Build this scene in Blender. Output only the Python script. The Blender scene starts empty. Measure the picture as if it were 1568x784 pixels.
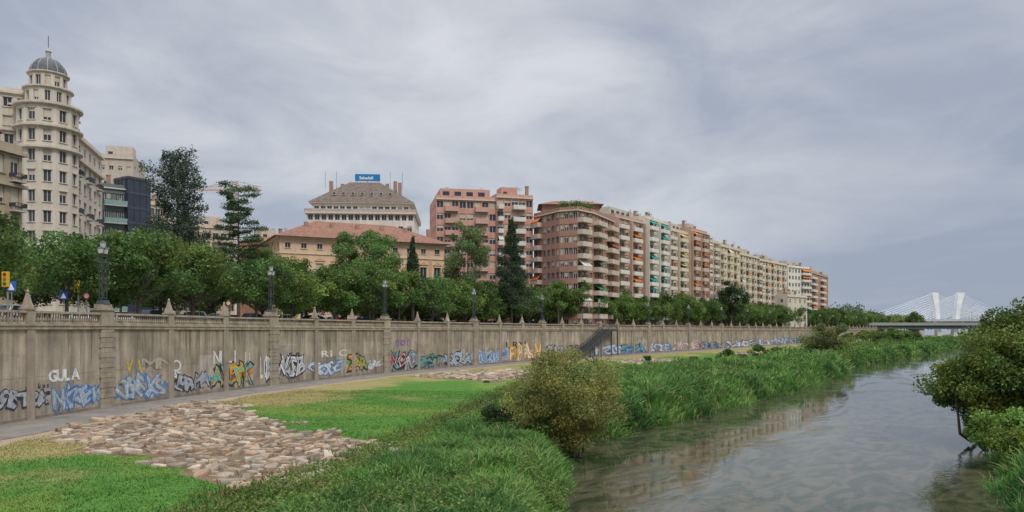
import bpy, math, numpy as np
from mathutils import Vector
rng=np.random.default_rng(7)
sc=bpy.context.scene
sc.view_settings.view_transform='Standard'; sc.view_settings.look='None'; sc.view_settings.exposure=0; sc.view_settings.gamma=1
F=1140.0; EYE=9.0
def sv(b,d): return ((b-784)/F*d, d)     # surveyed bearing + distance -> plan position
def hz(v,d): return EYE+(500-v)/F*d      # surveyed height

# ------------------------------------------------------------------ materials
MATS={}
def nmat(name,col,rough=.85,var=.15,scale=1.5,bump=0.,bscale=12.,attr=False,spec=.25,streak=0.,metal=0.,transl=0.,fine=0.):
    if name in MATS: return MATS[name]
    m=bpy.data.materials.new(name); m.use_nodes=True; nt=m.node_tree; N=nt.nodes; L=nt.links
    p=N['Principled BSDF']; p.inputs['Roughness'].default_value=rough
    p.inputs['Specular IOR Level'].default_value=spec; p.inputs['Metallic'].default_value=metal
    geo=N.new('ShaderNodeNewGeometry')
    if attr:
        a=N.new('ShaderNodeAttribute'); a.attribute_name='tint'; src=a.outputs['Color']
        mm=N.new('ShaderNodeVectorMath'); mm.operation='MULTIPLY'; mm.inputs[1].default_value=col; L.new(src,mm.inputs[0]); cur=mm.outputs[0]
    else:
        c=N.new('ShaderNodeRGB'); c.outputs[0].default_value=(*col,1); cur=c.outputs[0]
    def mul(cur,scale,lo,hi,vec=(1,1,1),detail=5):
        mp=N.new('ShaderNodeVectorMath'); mp.operation='MULTIPLY'; mp.inputs[1].default_value=vec
        L.new(geo.outputs['Position'],mp.inputs[0])
        n=N.new('ShaderNodeTexNoise'); n.inputs['Scale'].default_value=scale; n.inputs['Detail'].default_value=detail
        n.inputs['Roughness'].default_value=.6
        L.new(mp.outputs[0],n.inputs['Vector'])
        r=N.new('ShaderNodeMapRange'); r.inputs[1].default_value=.3; r.inputs[2].default_value=.7; r.inputs[3].default_value=lo; r.inputs[4].default_value=hi
        L.new(n.outputs['Fac'],r.inputs[0])
        s=N.new('ShaderNodeVectorMath'); s.operation='SCALE'; L.new(cur,s.inputs[0]); L.new(r.outputs[0],s.inputs['Scale'])
        return s.outputs[0]
    if var>0: cur=mul(cur,scale,1-var,1+var)
    if streak>0: cur=mul(cur,1.0,1-streak,1+streak*.35,(1.6,1.6,.12))
    if fine>0: cur=mul(cur,14.,1-fine,1+fine,detail=3)
    L.new(cur,p.inputs['Base Color'])
    if bump>0:
        n=N.new('ShaderNodeTexNoise'); n.inputs['Scale'].default_value=bscale; n.inputs['Detail'].default_value=6
        L.new(geo.outputs['Position'],n.inputs['Vector'])
        b=N.new('ShaderNodeBump'); b.inputs['Strength'].default_value=bump; b.inputs['Distance'].default_value=.1
        L.new(n.outputs['Fac'],b.inputs['Height']); L.new(b.outputs[0],p.inputs['Normal'])
    if transl>0:
        t=N.new('ShaderNodeBsdfTranslucent'); L.new(cur,t.inputs['Color'])
        mx=N.new('ShaderNodeMixShader'); mx.inputs[0].default_value=transl
        L.new(p.outputs[0],mx.inputs[1]); L.new(t.outputs[0],mx.inputs[2])
        L.new(mx.outputs[0],N['Material Output'].inputs['Surface'])
    MATS[name]=m; return m
GLASS=nmat('window_glass',(.035,.045,.055),rough=.12,var=.3,scale=.4,spec=.5)
FRAME=nmat('window_frame',(.5,.48,.45),var=.1)
LEAF=nmat('leaves',(2.0,1.80,1.6),rough=.6,var=.12,scale=.8,attr=True,transl=.28,spec=.2)
BARK=nmat('bark',(.12,.10,.08),var=.3,scale=4,bump=.4)
REED=nmat('reed_blades',(1.40,1.46,1.35),rough=.65,var=.2,scale=.5,attr=True,transl=.28,spec=.12)
CONC=nmat('old_concrete',(.375,.315,.235),var=.28,scale=.4,streak=.50,bump=.25,bscale=9,attr=True,fine=.14)
STONE=nmat('balustrade_stone',(.38,.315,.235),var=.28,scale=1.2,streak=.3,bump=.2,fine=.1)
METAL=nmat('dark_metal',(.05,.055,.06),rough=.5,var=.1,spec=.5)
GREYMET=nmat('grey_metal',(.22,.23,.24),rough=.5,var=.1)
LGLASS=nmat('lantern_glass',(.6,.6,.56),rough=.3,var=.05,spec=.5)

# ------------------------------------------------------------------ mesh utils
def link(o): sc.collection.objects.link(o); return o
def quads_mesh(name,V,Q,mats,mi=None,tint=None,smooth=False):
    V=np.asarray(V,dtype=np.float32); Q=np.asarray(Q,dtype=np.int32)
    me=bpy.data.meshes.new(name); me.vertices.add(len(V)); me.vertices.foreach_set('co',V.ravel())
    me.loops.add(Q.size); me.loops.foreach_set('vertex_index',Q.ravel())
    me.polygons.add(len(Q)); me.polygons.foreach_set('loop_start',np.arange(0,Q.size,4,dtype=np.int32))
    try: me.polygons.foreach_set('loop_total',np.full(len(Q),4,dtype=np.int32))
    except Exception: pass
    for m in mats: me.materials.append(m)
    if mi is not None: me.polygons.foreach_set('material_index',np.asarray(mi,dtype=np.int32))
    if smooth: me.polygons.foreach_set('use_smooth',np.ones(len(Q),dtype=bool))
    if tint is not None:
        a=me.attributes.new('tint','FLOAT_COLOR','FACE'); T=np.ones((len(Q),4),dtype=np.float32); T[:,:3]=tint
        a.data.foreach_set('color',T.ravel())
    me.update(calc_edges=True); me.validate(); return me
def obj(name,me,loc=(0,0,0),rot=0.,scale=(1,1,1)):
    o=bpy.data.objects.new(name,me); o.location=loc; o.rotation_euler=(0,0,rot); o.scale=scale; return link(o)

class Fr:
    def __init__(s,A,B):
        s.o=A; dx,dy=B[0]-A[0],B[1]-A[1]; s.L=math.hypot(dx,dy); s.u=(dx/s.L,dy/s.L); s.n=(s.u[1],-s.u[0])
    def p(s,a,b,z): return (s.o[0]+s.u[0]*a+s.n[0]*b, s.o[1]+s.u[1]*a+s.n[1]*b, z)
    def xy(s,a,b): return s.p(a,b,0)[:2]
ID=Fr((0,0),(1,0))   # note: b axis is -Y
class G:
    def __init__(s): s.g={}
    def add(s,g,vs,fs,tints=None):
        V,Fc,T=s.g.setdefault(g,([],[],[])); o=len(V); V.extend(vs); Fc.extend([tuple(i+o for i in f) for f in fs]); T.extend(tints if tints is not None else [(1,1,1)]*len(fs))
    def quad(s,g,*p): s.add(g,list(p),[tuple(range(len(p)))])
    def hexa(s,g,P,t=None): s.add(g,P,[(0,3,2,1),(4,5,6,7),(0,1,5,4),(1,2,6,5),(2,3,7,6),(3,0,4,7)],None if t is None else [t]*6)
    def box(s,g,fr,a0,a1,b0,b1,z0,z1,t=None):
        s.hexa(g,[fr.p(a0,b1,z0),fr.p(a1,b1,z0),fr.p(a1,b0,z0),fr.p(a0,b0,z0),fr.p(a0,b1,z1),fr.p(a1,b1,z1),fr.p(a1,b0,z1),fr.p(a0,b0,z1)],t)
    def frus(s,g,c,z0,z1,w0,w1,fr=ID,d0=None,d1=None):
        d0=d0 or w0; d1=d1 or w1
        f=lambda w,d,z:[fr.p(c[0]-w,c[1]-d,z),fr.p(c[0]+w,c[1]-d,z),fr.p(c[0]+w,c[1]+d,z),fr.p(c[0]-w,c[1]+d,z)]
        s.hexa(g,f(w0,d0,z0)+f(w1,d1,z1))
    def rev(s,g,c,prof,n=12,a0=0,fr=None):
        vs=[];fs=[]
        for r,z in prof:
            for k in range(n):
                t=a0+2*math.pi*k/n; a,b=c[0]+r*math.cos(t),c[1]+r*math.sin(t); vs.append(fr.p(a,b,z) if fr else (a,b,z))
        for i in range(len(prof)-1):
            for k in range(n):
                k2=(k+1)%n; fs.append((i*n+k,i*n+k2,(i+1)*n+k2,(i+1)*n+k))
        s.add(g,vs,fs)
    def tube(s,g,p0,p1,r0,r1=None,n=5):
        r1=r0 if r1 is None else r1
        p0=Vector(p0);p1=Vector(p1); d=(p1-p0).normalized(); a=d.orthogonal().normalized(); b=d.cross(a)
        vs=[];
        for p,r in((p0,r0),(p1,r1)):
            for k in range(n):
                t=2*math.pi*k/n; vs.append(tuple(p+a*math.cos(t)*r+b*math.sin(t)*r))
        s.add(g,vs,[(k,(k+1)%n,n+(k+1)%n,n+k) for k in range(n)]+[tuple(range(n)),tuple(range(n,2*n))])
    def _mesh(s,name,groups,mats,off=(0,0,0)):
        V=[];Fc=[];mi=[];T=[]
        for i,g in enumerate(groups):
            v,f,t=s.g[g]; o=len(V); V+=[(p[0]-off[0],p[1]-off[1],p[2]-off[2]) for p in v]; Fc+=[tuple(k+o for k in q) for q in f]; mi+=[i]*len(f); T+=t
        me=bpy.data.meshes.new(name); me.from_pydata(V,[],Fc)
        for m in mats: me.materials.append(m)
        me.polygons.foreach_set('material_index',mi)
        a=me.attributes.new('tint','FLOAT_COLOR','FACE'); TT=np.ones((len(Fc),4),dtype=np.float32); TT[:,:3]=T; a.data.foreach_set('color',TT.ravel())
        me.update(); return me
    def parts(s,name,mats,base=(0,0,0)):
        e=bpy.data.objects.new(name,None); e.location=base; link(e)
        for g in s.g:
            me=s._mesh(g,[g],[mats[g]],base); o=bpy.data.objects.new(g,me); link(o); o.parent=e
        return e
    def single(s,name,mats,off=(0,0,0)):
        gs=list(s.g); return s._mesh(name,gs,[mats[g] for g in gs],off)

TAB=rng.random((256,256))
def vn(x,y,s,seed=0):
    x=np.asarray(x)/s+seed*17.3; y=np.asarray(y)/s+seed*9.1
    xi=np.floor(x).astype(int); yi=np.floor(y).astype(int); fx=x-xi; fy=y-yi; fx=fx*fx*(3-2*fx); fy=fy*fy*(3-2*fy)
    g=lambda a,b:TAB[a%256,b%256]
    return (g(xi,yi)*(1-fx)+g(xi+1,yi)*fx)*(1-fy)+(g(xi,yi+1)*(1-fx)+g(xi+1,yi+1)*fx)*fy
def fbm(x,y,s,seed=0): return (vn(x,y,s,seed)*.5+vn(x,y,s/2.1,seed+1)*.3+vn(x,y,s/4.3,seed+2)*.2)
def sm(x,a,b):
    t=np.clip((np.asarray(x,dtype=float)-a)/(b-a),0,1); return t*t*(3-2*t)

# ------------------------------------------------------------------ plan curves
YS=np.arange(-160,4600,1.0)
def curve(pts,win):
    p=np.array(pts); x=np.interp(YS,p[:,0],p[:,1]); k=np.ones(win)/win
    for _ in range(2):
        xp=np.concatenate([x[0]-(x[1]-x[0])*np.arange(win//2,0,-1),x,x[-1]+(x[-1]-x[-2])*np.arange(1,win//2+1)])
        x=np.convolve(xp,k,'same')[win//2:win//2+len(YS)]
    return lambda y:np.interp(y,YS,x)
W=curve([(-160,-41),(0,-38),(51.7,-35.5),(65.7,-33.7),(84.3,-28.6),(110.7,-18.1),(131,-6.4),(161.5,12.2),(189,33),(228,63),(352,152),(500,262),(1000,640),(4600,3300)],15)
Lb=curve([(-160,-14),(0,-1.5),(36,2.4),(43,3.2),(50,4.1),(57,6.0),(63,9.4),(76,19.4),(95,33.6),(131,57),(165,75),(214,111),(250,142),(352,215),(500,305),(1000,640),(4600,3350)],5)
Rb=curve([(-160,0),(0,15),(36,23.4),(54,35.2),(64,42.0),(102,68),(171,116),(250,178),(352,258),(500,362),(1000,706),(4600,3430)],9)
In=curve([(-160,-24),(20,-12.5),(30,-10.5),(36,-10),(45,-7.5),(57,-4.0),(78,-.3),(106,7),(118,16),(142,41),(178,63),(214,92),(300,152),(500,280),(1000,630),(4600,3340)],7)
def SZ(y): return np.interp(y,[0,62,161,352,600,4600],[9.2,9.1,8.45,7.5,7.1,7.1])
def pathw(y): return np.interp(y,[0,50,90,4000],[5.6,5.4,4.3,4.3])
yy=np.arange(-100,1000,.5); xx=W(yy); ss=np.concatenate([[0],np.cumsum(np.hypot(np.diff(yy),np.diff(xx)))])
S0=np.interp(62.3,yy,ss); BAY=8.25
KS=np.arange(-17,62)
bs=S0+KS*BAY
bx=np.interp(bs,ss,xx); by=np.interp(bs,ss,yy)
def wallpos(s,b=0.):
    i=int(np.clip(np.searchsorted(bs,s)-1,0,len(bs)-2)); fr=Fr((bx[i],by[i]),(bx[i+1],by[i+1])); return fr.p(s-bs[i],b,0)[:2],fr,i
def s_at(bearing):
    t=(bearing-784)/F; r=xx/np.maximum(yy,1e-3)-t; m=yy>20; i=np.argmin(np.abs(np.where(m,r,9))); return ss[i]
def YofS(s): return np.interp(s,ss,yy)

POLY=[[(-28.6,44.5),(-29.2,62),(-26.5,66.5),(-23.5,63),(-14.2,51.5),(-7.4,46),(-6.6,42),(-8.5,35),(-10.2,31.5),(-13.8,34),(-22.2,39.9)],
      [(-15,101),(-7,112),(1,120),(5.5,109),(2,98),(-1.9,90),(-6,95)],
      [(18,146),(30,160),(37,150),(38,136),(30,126),(24,135)],
      [(52,192),(66,205),(72,192),(62,178)],[(98,248),(120,275),(132,262),(112,240)]]
def inpoly(x,y,P):
    x=np.asarray(x);y=np.asarray(y);c=np.zeros(x.shape,bool);n=len(P)
    for i in range(n):
        x1,y1=P[i];x2,y2=P[(i+1)%n]
        if y1==y2: continue
        c^=((y1>y)!=(y2>y))&(x<(x2-x1)*(y-y1)/(y2-y1)+x1)
    return c
def stone_mask(x,y):
    jx=x+(vn(x,y,2.2,3)-.5)*3.4+(vn(x,y,.8,13)-.5)*1.2; jy=y+(vn(x,y,2.2,5)-.5)*3.4+(vn(x,y,.8,15)-.5)*1.2
    m=np.zeros(np.shape(x),bool)
    for P in POLY: m|=inpoly(jx,jy,P)
    return m
def tperp(X,Y): 
    sl=(W(Y+1)-W(Y-1))/2; return (X-W(Y))/np.sqrt(1+sl*sl)
def TZ(X,Y):
    X=np.asarray(X,float);Y=np.asarray(Y,float)
    l=Lb(Y);r=Rb(Y); t=X-W(Y)
    z=2.2-.5*sm(t/np.maximum(l-W(Y),1),.2,.85)+ (fbm(X,Y,7,4)-.5)*.35*sm(t,6,12)
    z=z-(z+.9)*sm(X,l-2.4,l+.9)
    zr=-.9+(2.4+(fbm(X,Y,9,7)-.5)*.6)*sm(X,r-.8,r+3)+5.5*sm(X,r+25,r+120)
    return np.where(X>(l+r)/2,zr,z)

# ------------------------------------------------------------------ riverbank ground
rows=np.concatenate([np.arange(-120,20,5),np.arange(20,80,.5),np.arange(80,165,1.2),np.arange(165,380,4),np.geomspace(380,4500,18)])
U=np.linspace(0,1,105)
VV=[]
for y in rows:
    w,l,r=float(W(y)),float(Lb(y)),float(Rb(y))
    xs=np.concatenate([w-.3+(l+1-w+.3)*U, np.linspace(l+1,r-1,8)[1:-1], r-1+np.linspace(0,60,26), r+np.array([80,120,200,500,1200,4000])])
    VV.append(np.stack([xs,np.full_like(xs,y)],1))
VV=np.array(VV); nr,nc=VV.shape[:2]
X=VV[...,0];Y=VV[...,1];Z=TZ(X,Y)
Vg=np.stack([X,Y,Z],-1).reshape(-1,3)
idx=np.arange(nr*nc).reshape(nr,nc)
Q=np.stack([idx[:-1,:-1],idx[:-1,1:],idx[1:,1:],idx[1:,:-1]],-1).reshape(-1,4)
cx=((X[:-1,:-1]+X[1:,1:])/2).ravel(); cy=((Y[:-1,:-1]+Y[1:,1:])/2).ravel()
def mixc(a,b,m): return a*(1-m[:,None])+b*m[:,None]
def gcolor(x,y):
    green=np.array([.128,.190,.040]); lush=np.array([.075,.165,.032]); dry=np.array([.29,.225,.10]); soil=np.array([.32,.245,.17]); dark=np.array([.07,.11,.03])
    t=tperp(x,y); n=len(x)
    c=mixc(np.tile(green,(n,1)),lush,sm(fbm(x,y,7,11),.38,.60))
    d=sm(fbm(x,y,9,20)+.34*np.exp(-((t-pathw(y)-3.)/6.0)**2)-.12*sm(t,13,22)-.10*sm(42-y,0,10)+.12*(fbm(x,y,1.6,23)-.5),.48,.78)
    c=mixc(c,dry,d*.85)
    e=sm(pathw(y)+1.0+2.2*fbm(x,y,3,30)-t,0,.9)
    c=mixc(c,soil,e*.9)
    inn=In(y); e=sm(x-inn+ (fbm(x,y,3,33)-.5)*3,-2.0,-.4)
    c=mixc(c,np.array([.17,.13,.06]),e*.5)
    e=sm(x-inn+(fbm(x,y,3,33)-.5)*3,0.,1.5); c=mixc(c,dark,e)
    m=stone_mask(x,y).astype(float); c=mixc(c,np.array([.17,.12,.075]),m)
    m=sm(x,Rb(y)-1,Rb(y)); c=mixc(c,dark,m)
    return c
GROUND=nmat('riverbank_grass_and_soil',(1,1,1),rough=.95,var=.16,scale=1.3,bump=.9,bscale=7,attr=True,spec=.05,fine=.30)
obj('ground',quads_mesh('ground',Vg,Q,[GROUND],tint=gcolor(cx,cy),smooth=True))
# water
wr=np.concatenate([np.arange(-120,400,4),np.geomspace(404,4500,12)])
wv=[];
for y in wr: wv+= [(float(Lb(y))-3,y,0),(float(Rb(y))+3,y,0)]
wq=[(2*i,2*i+1,2*i+3,2*i+2) for i in range(len(wr)-1)]
mw=bpy.data.materials.new('river_water'); mw.use_nodes=True; N=mw.node_tree.nodes; L=mw.node_tree.links; p=N['Principled BSDF']
p.inputs['Roughness'].default_value=.04; p.inputs['IOR'].default_value=1.33
geo=N.new('ShaderNodeNewGeometry')
rot=N.new('ShaderNodeMapping'); rot.inputs['Rotation'].default_value=(0,0,math.radians(36)); L.new(geo.outputs['Position'],rot.inputs['Vector'])
def wnoise(vec,scale,det,dist=0):
    mp=N.new('ShaderNodeVectorMath'); mp.operation='MULTIPLY'; mp.inputs[1].default_value=vec; L.new(rot.outputs[0],mp.inputs[0])
    n=N.new('ShaderNodeTexNoise'); n.inputs['Scale'].default_value=scale; n.inputs['Detail'].default_value=det; n.inputs['Distortion'].default_value=dist
    L.new(mp.outputs[0],n.inputs['Vector']); return n.outputs['Fac']
n1=wnoise((1,.8,1),3.4,4,.6); n2=wnoise((1,.35,1),.16,5,1.8); n3=wnoise((1,.42,1),.55,8,2.2)
mr=N.new('ShaderNodeMapRange'); mr.inputs[1].default_value=.49; mr.inputs[2].default_value=.64; mr.inputs[3].default_value=.04; mr.inputs[4].default_value=1.; L.new(n2,mr.inputs[0])
mu=N.new('ShaderNodeMath'); mu.operation='MULTIPLY'; L.new(n1,mu.inputs[0]); L.new(mr.outputs[0],mu.inputs[1])
bp=N.new('ShaderNodeBump'); bp.inputs['Strength'].default_value=.20; bp.inputs['Distance'].default_value=.10; L.new(mu.outputs[0],bp.inputs['Height']); L.new(bp.outputs[0],p.inputs['Normal'])
cr=N.new('ShaderNodeValToRGB'); cr.color_ramp.elements[0].position=.40; cr.color_ramp.elements[0].color=(.026,.036,.018,1); cr.color_ramp.elements[1].position=.60; cr.color_ramp.elements[1].color=(.080,.072,.042,1)
L.new(n3,cr.inputs[0]); L.new(cr.outputs[0],p.inputs['Base Color'])
obj('river_water',quads_mesh('river_water',wv,wq,[mw]))
# path
pv=[];pr=np.concatenate([np.arange(-120,420,3),np.geomspace(424,2000,8)])
for y in pr:
    sl=float(W(y+1)-W(y-1))/2; n=math.hypot(1,sl); nx,ny=1/n,-sl/n
    for t in (.0,.33,.66,1.):
        tt=t*(float(pathw(y))+(.25*math.sin(y*.7)+.2*math.sin(y*1.9) if t==1. else 0)); pv.append((float(W(y))+nx*tt-.05,y+ny*tt,2.225+(.02 if 0<t<1 else 0)))
pq=[(4*i+k,4*i+k+1,4*i+k+5,4*i+k+4) for i in range(len(pr)-1) for k in range(3)]
obj('riverside_path',quads_mesh('path',pv,pq,[nmat('worn_asphalt',(.20,.175,.15),var=.24,scale=.5,bump=.4,bscale=15,fine=.14)]))

# ------------------------------------------------------------------ city ground, road, pavement
def ribbon(name,offs,mat,y0=-100,step=1):
    V=[];n=len(offs)
    for i in range(0,len(bs),step):
        j=min(i,len(bs)-2); fr=Fr((bx[j],by[j]),(bx[j+1],by[j+1]))
        for o,dz in offs:
            x,y,_=(bx[i]-fr.n[0]*o,by[i]-fr.n[1]*o,0); V.append((x,y,float(SZ(by[i]))+dz))
    m=len(V)//n
    Qs=[(i*n+k,(i+1)*n+k,(i+1)*n+k+1,i*n+k+1) for i in range(m-1) for k in range(n-1)]
    obj(name,quads_mesh(name,V,Qs,[mat]))
PAVE=nmat('pavement_slabs',(.3,.28,.25),var=.15,scale=.8,bump=.1)
ribbon('street_ground',[(.3,-.03),(10,.1),(13,.2),(60,.25),(300,.25),(4500,-1.5)],nmat('city_ground',(.22,.2,.17),var=.2,scale=.1))
ribbon('promenade_pavement',[(.35,-.02),(.36,.02),(10,.24),(12.5,.32),(12.55,.2)],PAVE)
ribbon('road',[(12.6,.215),(27,.262)],nmat('asphalt',(.055,.055,.057),var=.15,scale=.7,bump=.2))
ribbon('far_pavement',[(27,.26),(27.02,.39),(40,.40)],PAVE)
g=G()
for i in range(len(bs)-1):
    fr=Fr((bx[i],by[i]),(bx[i+1],by[i+1])); z=float(SZ(by[i]))+.262
    for o in (16.3,19.8,23.4): g.quad('paint',fr.p(1,-o,z),fr.p(4.5,-o,z),fr.p(4.5,-o-.14,z),fr.p(1,-o-.14,z))
g.parts('road_markings',{'paint':nmat('white_road_paint',(.75,.75,.72),var=.1)})
# ------------------------------------------------------------------ embankment wall + balustrade
gw=G(); gb=G()
for i in range(len(bs)-1):
    fr=Fr((bx[i],by[i]),(bx[i+1],by[i+1])); z0,z1=float(SZ(by[i])),float(SZ(by[i+1])); Lx=fr.L; k=int(KS[i])
    nv=4
    for vi in range(nv):
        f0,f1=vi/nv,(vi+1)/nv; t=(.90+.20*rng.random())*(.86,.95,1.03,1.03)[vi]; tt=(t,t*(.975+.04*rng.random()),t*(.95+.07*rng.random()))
        za=lambda f,top:1.8+(top-.3-1.8)*f
        b=.0 if vi%2 else .012
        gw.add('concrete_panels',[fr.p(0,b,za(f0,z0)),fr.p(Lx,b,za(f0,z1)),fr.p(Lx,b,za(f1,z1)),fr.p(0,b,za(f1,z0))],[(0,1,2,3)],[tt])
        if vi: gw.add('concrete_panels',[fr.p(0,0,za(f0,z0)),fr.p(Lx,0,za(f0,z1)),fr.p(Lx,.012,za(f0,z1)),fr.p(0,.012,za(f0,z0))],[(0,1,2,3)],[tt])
    for q in range(7):
        a=.9+(Lx-2.4)*rng.random(); w_=.10+.35*rng.random(); hh=.8+2.6*rng.random(); t=.60+.2*rng.random(); zt0=z0-.33
        gw.add('runoff_stains',[fr.p(a,.0135+.0003*q,zt0),fr.p(a+w_,.0135+.0003*q,zt0),fr.p(a+w_*.7,.0135+.0003*q,zt0-hh*.6),fr.p(a+w_*.45,.0135+.0003*q,zt0-hh),fr.p(a+w_*.2,.0135+.0003*q,zt0-hh*.5)],[(0,1,2,3,4)],[(t,t,t)])
    gw.box('plinth',fr,0,Lx,0.01,.12,1.8,2.45)
    def slab(g_,nm,b0,b1,h0,h1,a0=0,a1=None):
        a1=Lx if a1 is None else a1; f=lambda a:z0+(z1-z0)*a/Lx
        g_.hexa(nm,[fr.p(a0,b1,f(a0)+h0),fr.p(a1,b1,f(a1)+h0),fr.p(a1,b0,f(a1)+h0),fr.p(a0,b0,f(a0)+h0),fr.p(a0,b1,f(a0)+h1),fr.p(a1,b1,f(a1)+h1),fr.p(a1,b0,f(a1)+h1),fr.p(a0,b0,f(a0)+h1)])
    slab(gw,'coping',-.45,.17,-.32,-.06)
    slab(gw,'coping_lip',-.47,.24,-.06,.05)
    big=(k%3==0); hw=.75 if big else .36
    if big:
        zz=1.8; r=0
        while zz<z0-.35:
            h=min(.42,z0-.33-zz); ww=hw+(.12 if r%2 else 0); gw.box('quoins',fr,-ww,ww,-.1,.2 if r%2 else .17,zz,zz+h-.015); zz+=.42; r+=1
    else: gw.box('pilasters',fr,-hw,hw,-.1,.14,1.8,z0-.33)
    far=by[i]>230; gap=hw+.02 ; nbig=((k+1)%3==0); gap2=(.75 if nbig else .36)+.02
    slab(gb,'plinth_rail',-.32,.05,.05,.22,gap,Lx-gap2)
    slab(gb,'top_rail',-.36,.09,.88,1.05,gap,Lx-gap2)
    nb=12 if far else 26
    for q in range(nb):
        a=gap+.12+(Lx-gap-gap2-.24)*(q+.5)/nb; zb=z0+(z1-z0)*a/Lx
        c=fr.p(a,-.135,0)
        if far: gb.frus('balusters',(a,-.135),zb+.2,zb+.9,.09,.06,fr)
        else: gb.rev('balusters',(c[0],c[1]),[(.06,zb+.2),(.115,zb+.38),(.09,zb+.5),(.05,zb+.72),(.075,zb+.9)],6)
    if big:
        gb.box('pedestals',fr,-.72,.72,-.78,.2,z0-.05,z0+1.25); gb.box('pedestal_caps',fr,-.84,.84,-.9,.3,z0+1.25,z0+1.42); gb.box('pedestal_caps',fr,-.6,.6,-.66,.08,z0+1.42,z0+1.75)
    else:
        gb.box('pedestals',fr,-.36,.36,-.5,.16,z0-.05,z0+1.12); gb.box('pedestal_caps',fr,-.43,.43,-.57,.23,z0+1.12,z0+1.25)
        c=fr.p(0,-.17,0); fq=Fr((c[0],c[1]),(c[0]+fr.u[0],c[1]+fr.u[1]))
        gb.frus('obelisks',(0,0),z0+1.25,z0+1.55,.30,.24,fq); gb.frus('obelisks',(0,0),z0+1.55,z0+2.35,.22,.07,fq)
        gb.rev('obelisks',(0,0),[(.03,z0+2.32),(.12,z0+2.44),(.03,z0+2.6)],6,fr=fq)
gw.parts('embankment_wall',{'concrete_panels':CONC,'runoff_stains':CONC,'plinth':nmat('damp_concrete',(.23,.19,.15),var=.25,scale=.6,streak=.3,bump=.3),'coping':STONE,'coping_lip':STONE,'quoins':nmat('quoin_blocks',(.34,.285,.215),var=.25,scale=1.1,streak=.25,bump=.3),'pilasters':nmat('pilaster_concrete',(.35,.29,.22),var=.2,scale=.8,streak=.35,bump=.2)})
gb.parts('stone_balustrade',{k:STONE for k in gb.g})

# ------------------------------------------------------------------ lamps
gl=G()
for sx in (-.28,.28):
    for sy in (-.12,.12):
        gl.tube('posts',(sx,sy,0),(sx*.9,sy,4.3),.045,.035,6)
for z in (.5,1.7,2.9,4.0): gl.box('collars',ID,-.34,.34,-.16,.16,z,z+.06)
gl.frus('base',(0,0),0,.35,.42,.3)
gl.tube('posts',(0,0,.3),(0,0,5.0),.05,.04,6)
for sx,z in ((0,4.75),(-.28,4.25),(.28,4.25)):
    gl.frus('lantern_glass',(sx,0),z,z+.42,.10,.17); gl.frus('lantern_roof',(sx,0),z+.42,z+.58,.21,.05); gl.frus('lantern_roof',(sx,0),z-.06,z,.07,.11)
lme=gl.single('street_lamp',{'posts':METAL,'collars':METAL,'base':METAL,'lantern_glass':LGLASS,'lantern_roof':METAL})
for i in range(len(bs)-1):
    k=int(KS[i])
    if k%3==0 and by[i]>-20 and by[i]<420:
        fr=Fr((bx[i],by[i]),(bx[i+1],by[i+1])); c=fr.p(0,-.3,0)
        obj('street_lamp',lme,(c[0],c[1],float(SZ(by[i]))+1.75),math.atan2(fr.u[1],fr.u[0]))

# ------------------------------------------------------------------ graffiti
TC={}
def text_polys(ch,size,offset,shear=0.):
    key=(ch,size,offset)
    if key in TC: return TC[key]
    cu=bpy.data.curves.new('t','FONT'); cu.body=ch; cu.size=size; cu.offset=offset; cu.resolution_u=3; cu.align_x='LEFT'
    o=bpy.data.objects.new('t',cu); link(o); bpy.context.view_layer.update()
    me=bpy.data.meshes.new_from_object(o.evaluated_get(bpy.context.evaluated_depsgraph_get()))
    v=[tuple(q.co) for q in me.vertices]; f=[tuple(p.vertices) for p in me.polygons]
    bpy.data.objects.remove(o); bpy.data.curves.remove(cu); bpy.data.meshes.remove(me); TC[key]=(v,f); return v,f
PAL={'w':(.66,.65,.62),'k':(.05,.05,.055),'y':(.58,.40,.05),'b':(.11,.20,.40),'c':(.12,.40,.42),'g':(.15,.34,.11),'r':(.45,.07,.06),'s':(.36,.38,.41),'p':(.24,.15,.30),'o':(.54,.22,.06),'l':(.36,.48,.58),'t':(.42,.36,.28)}
def spray(c): return nmat('spray_paint_'+c,PAL[c],rough=.7,var=.35,scale=3.5,streak=.15,fine=.15)
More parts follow.
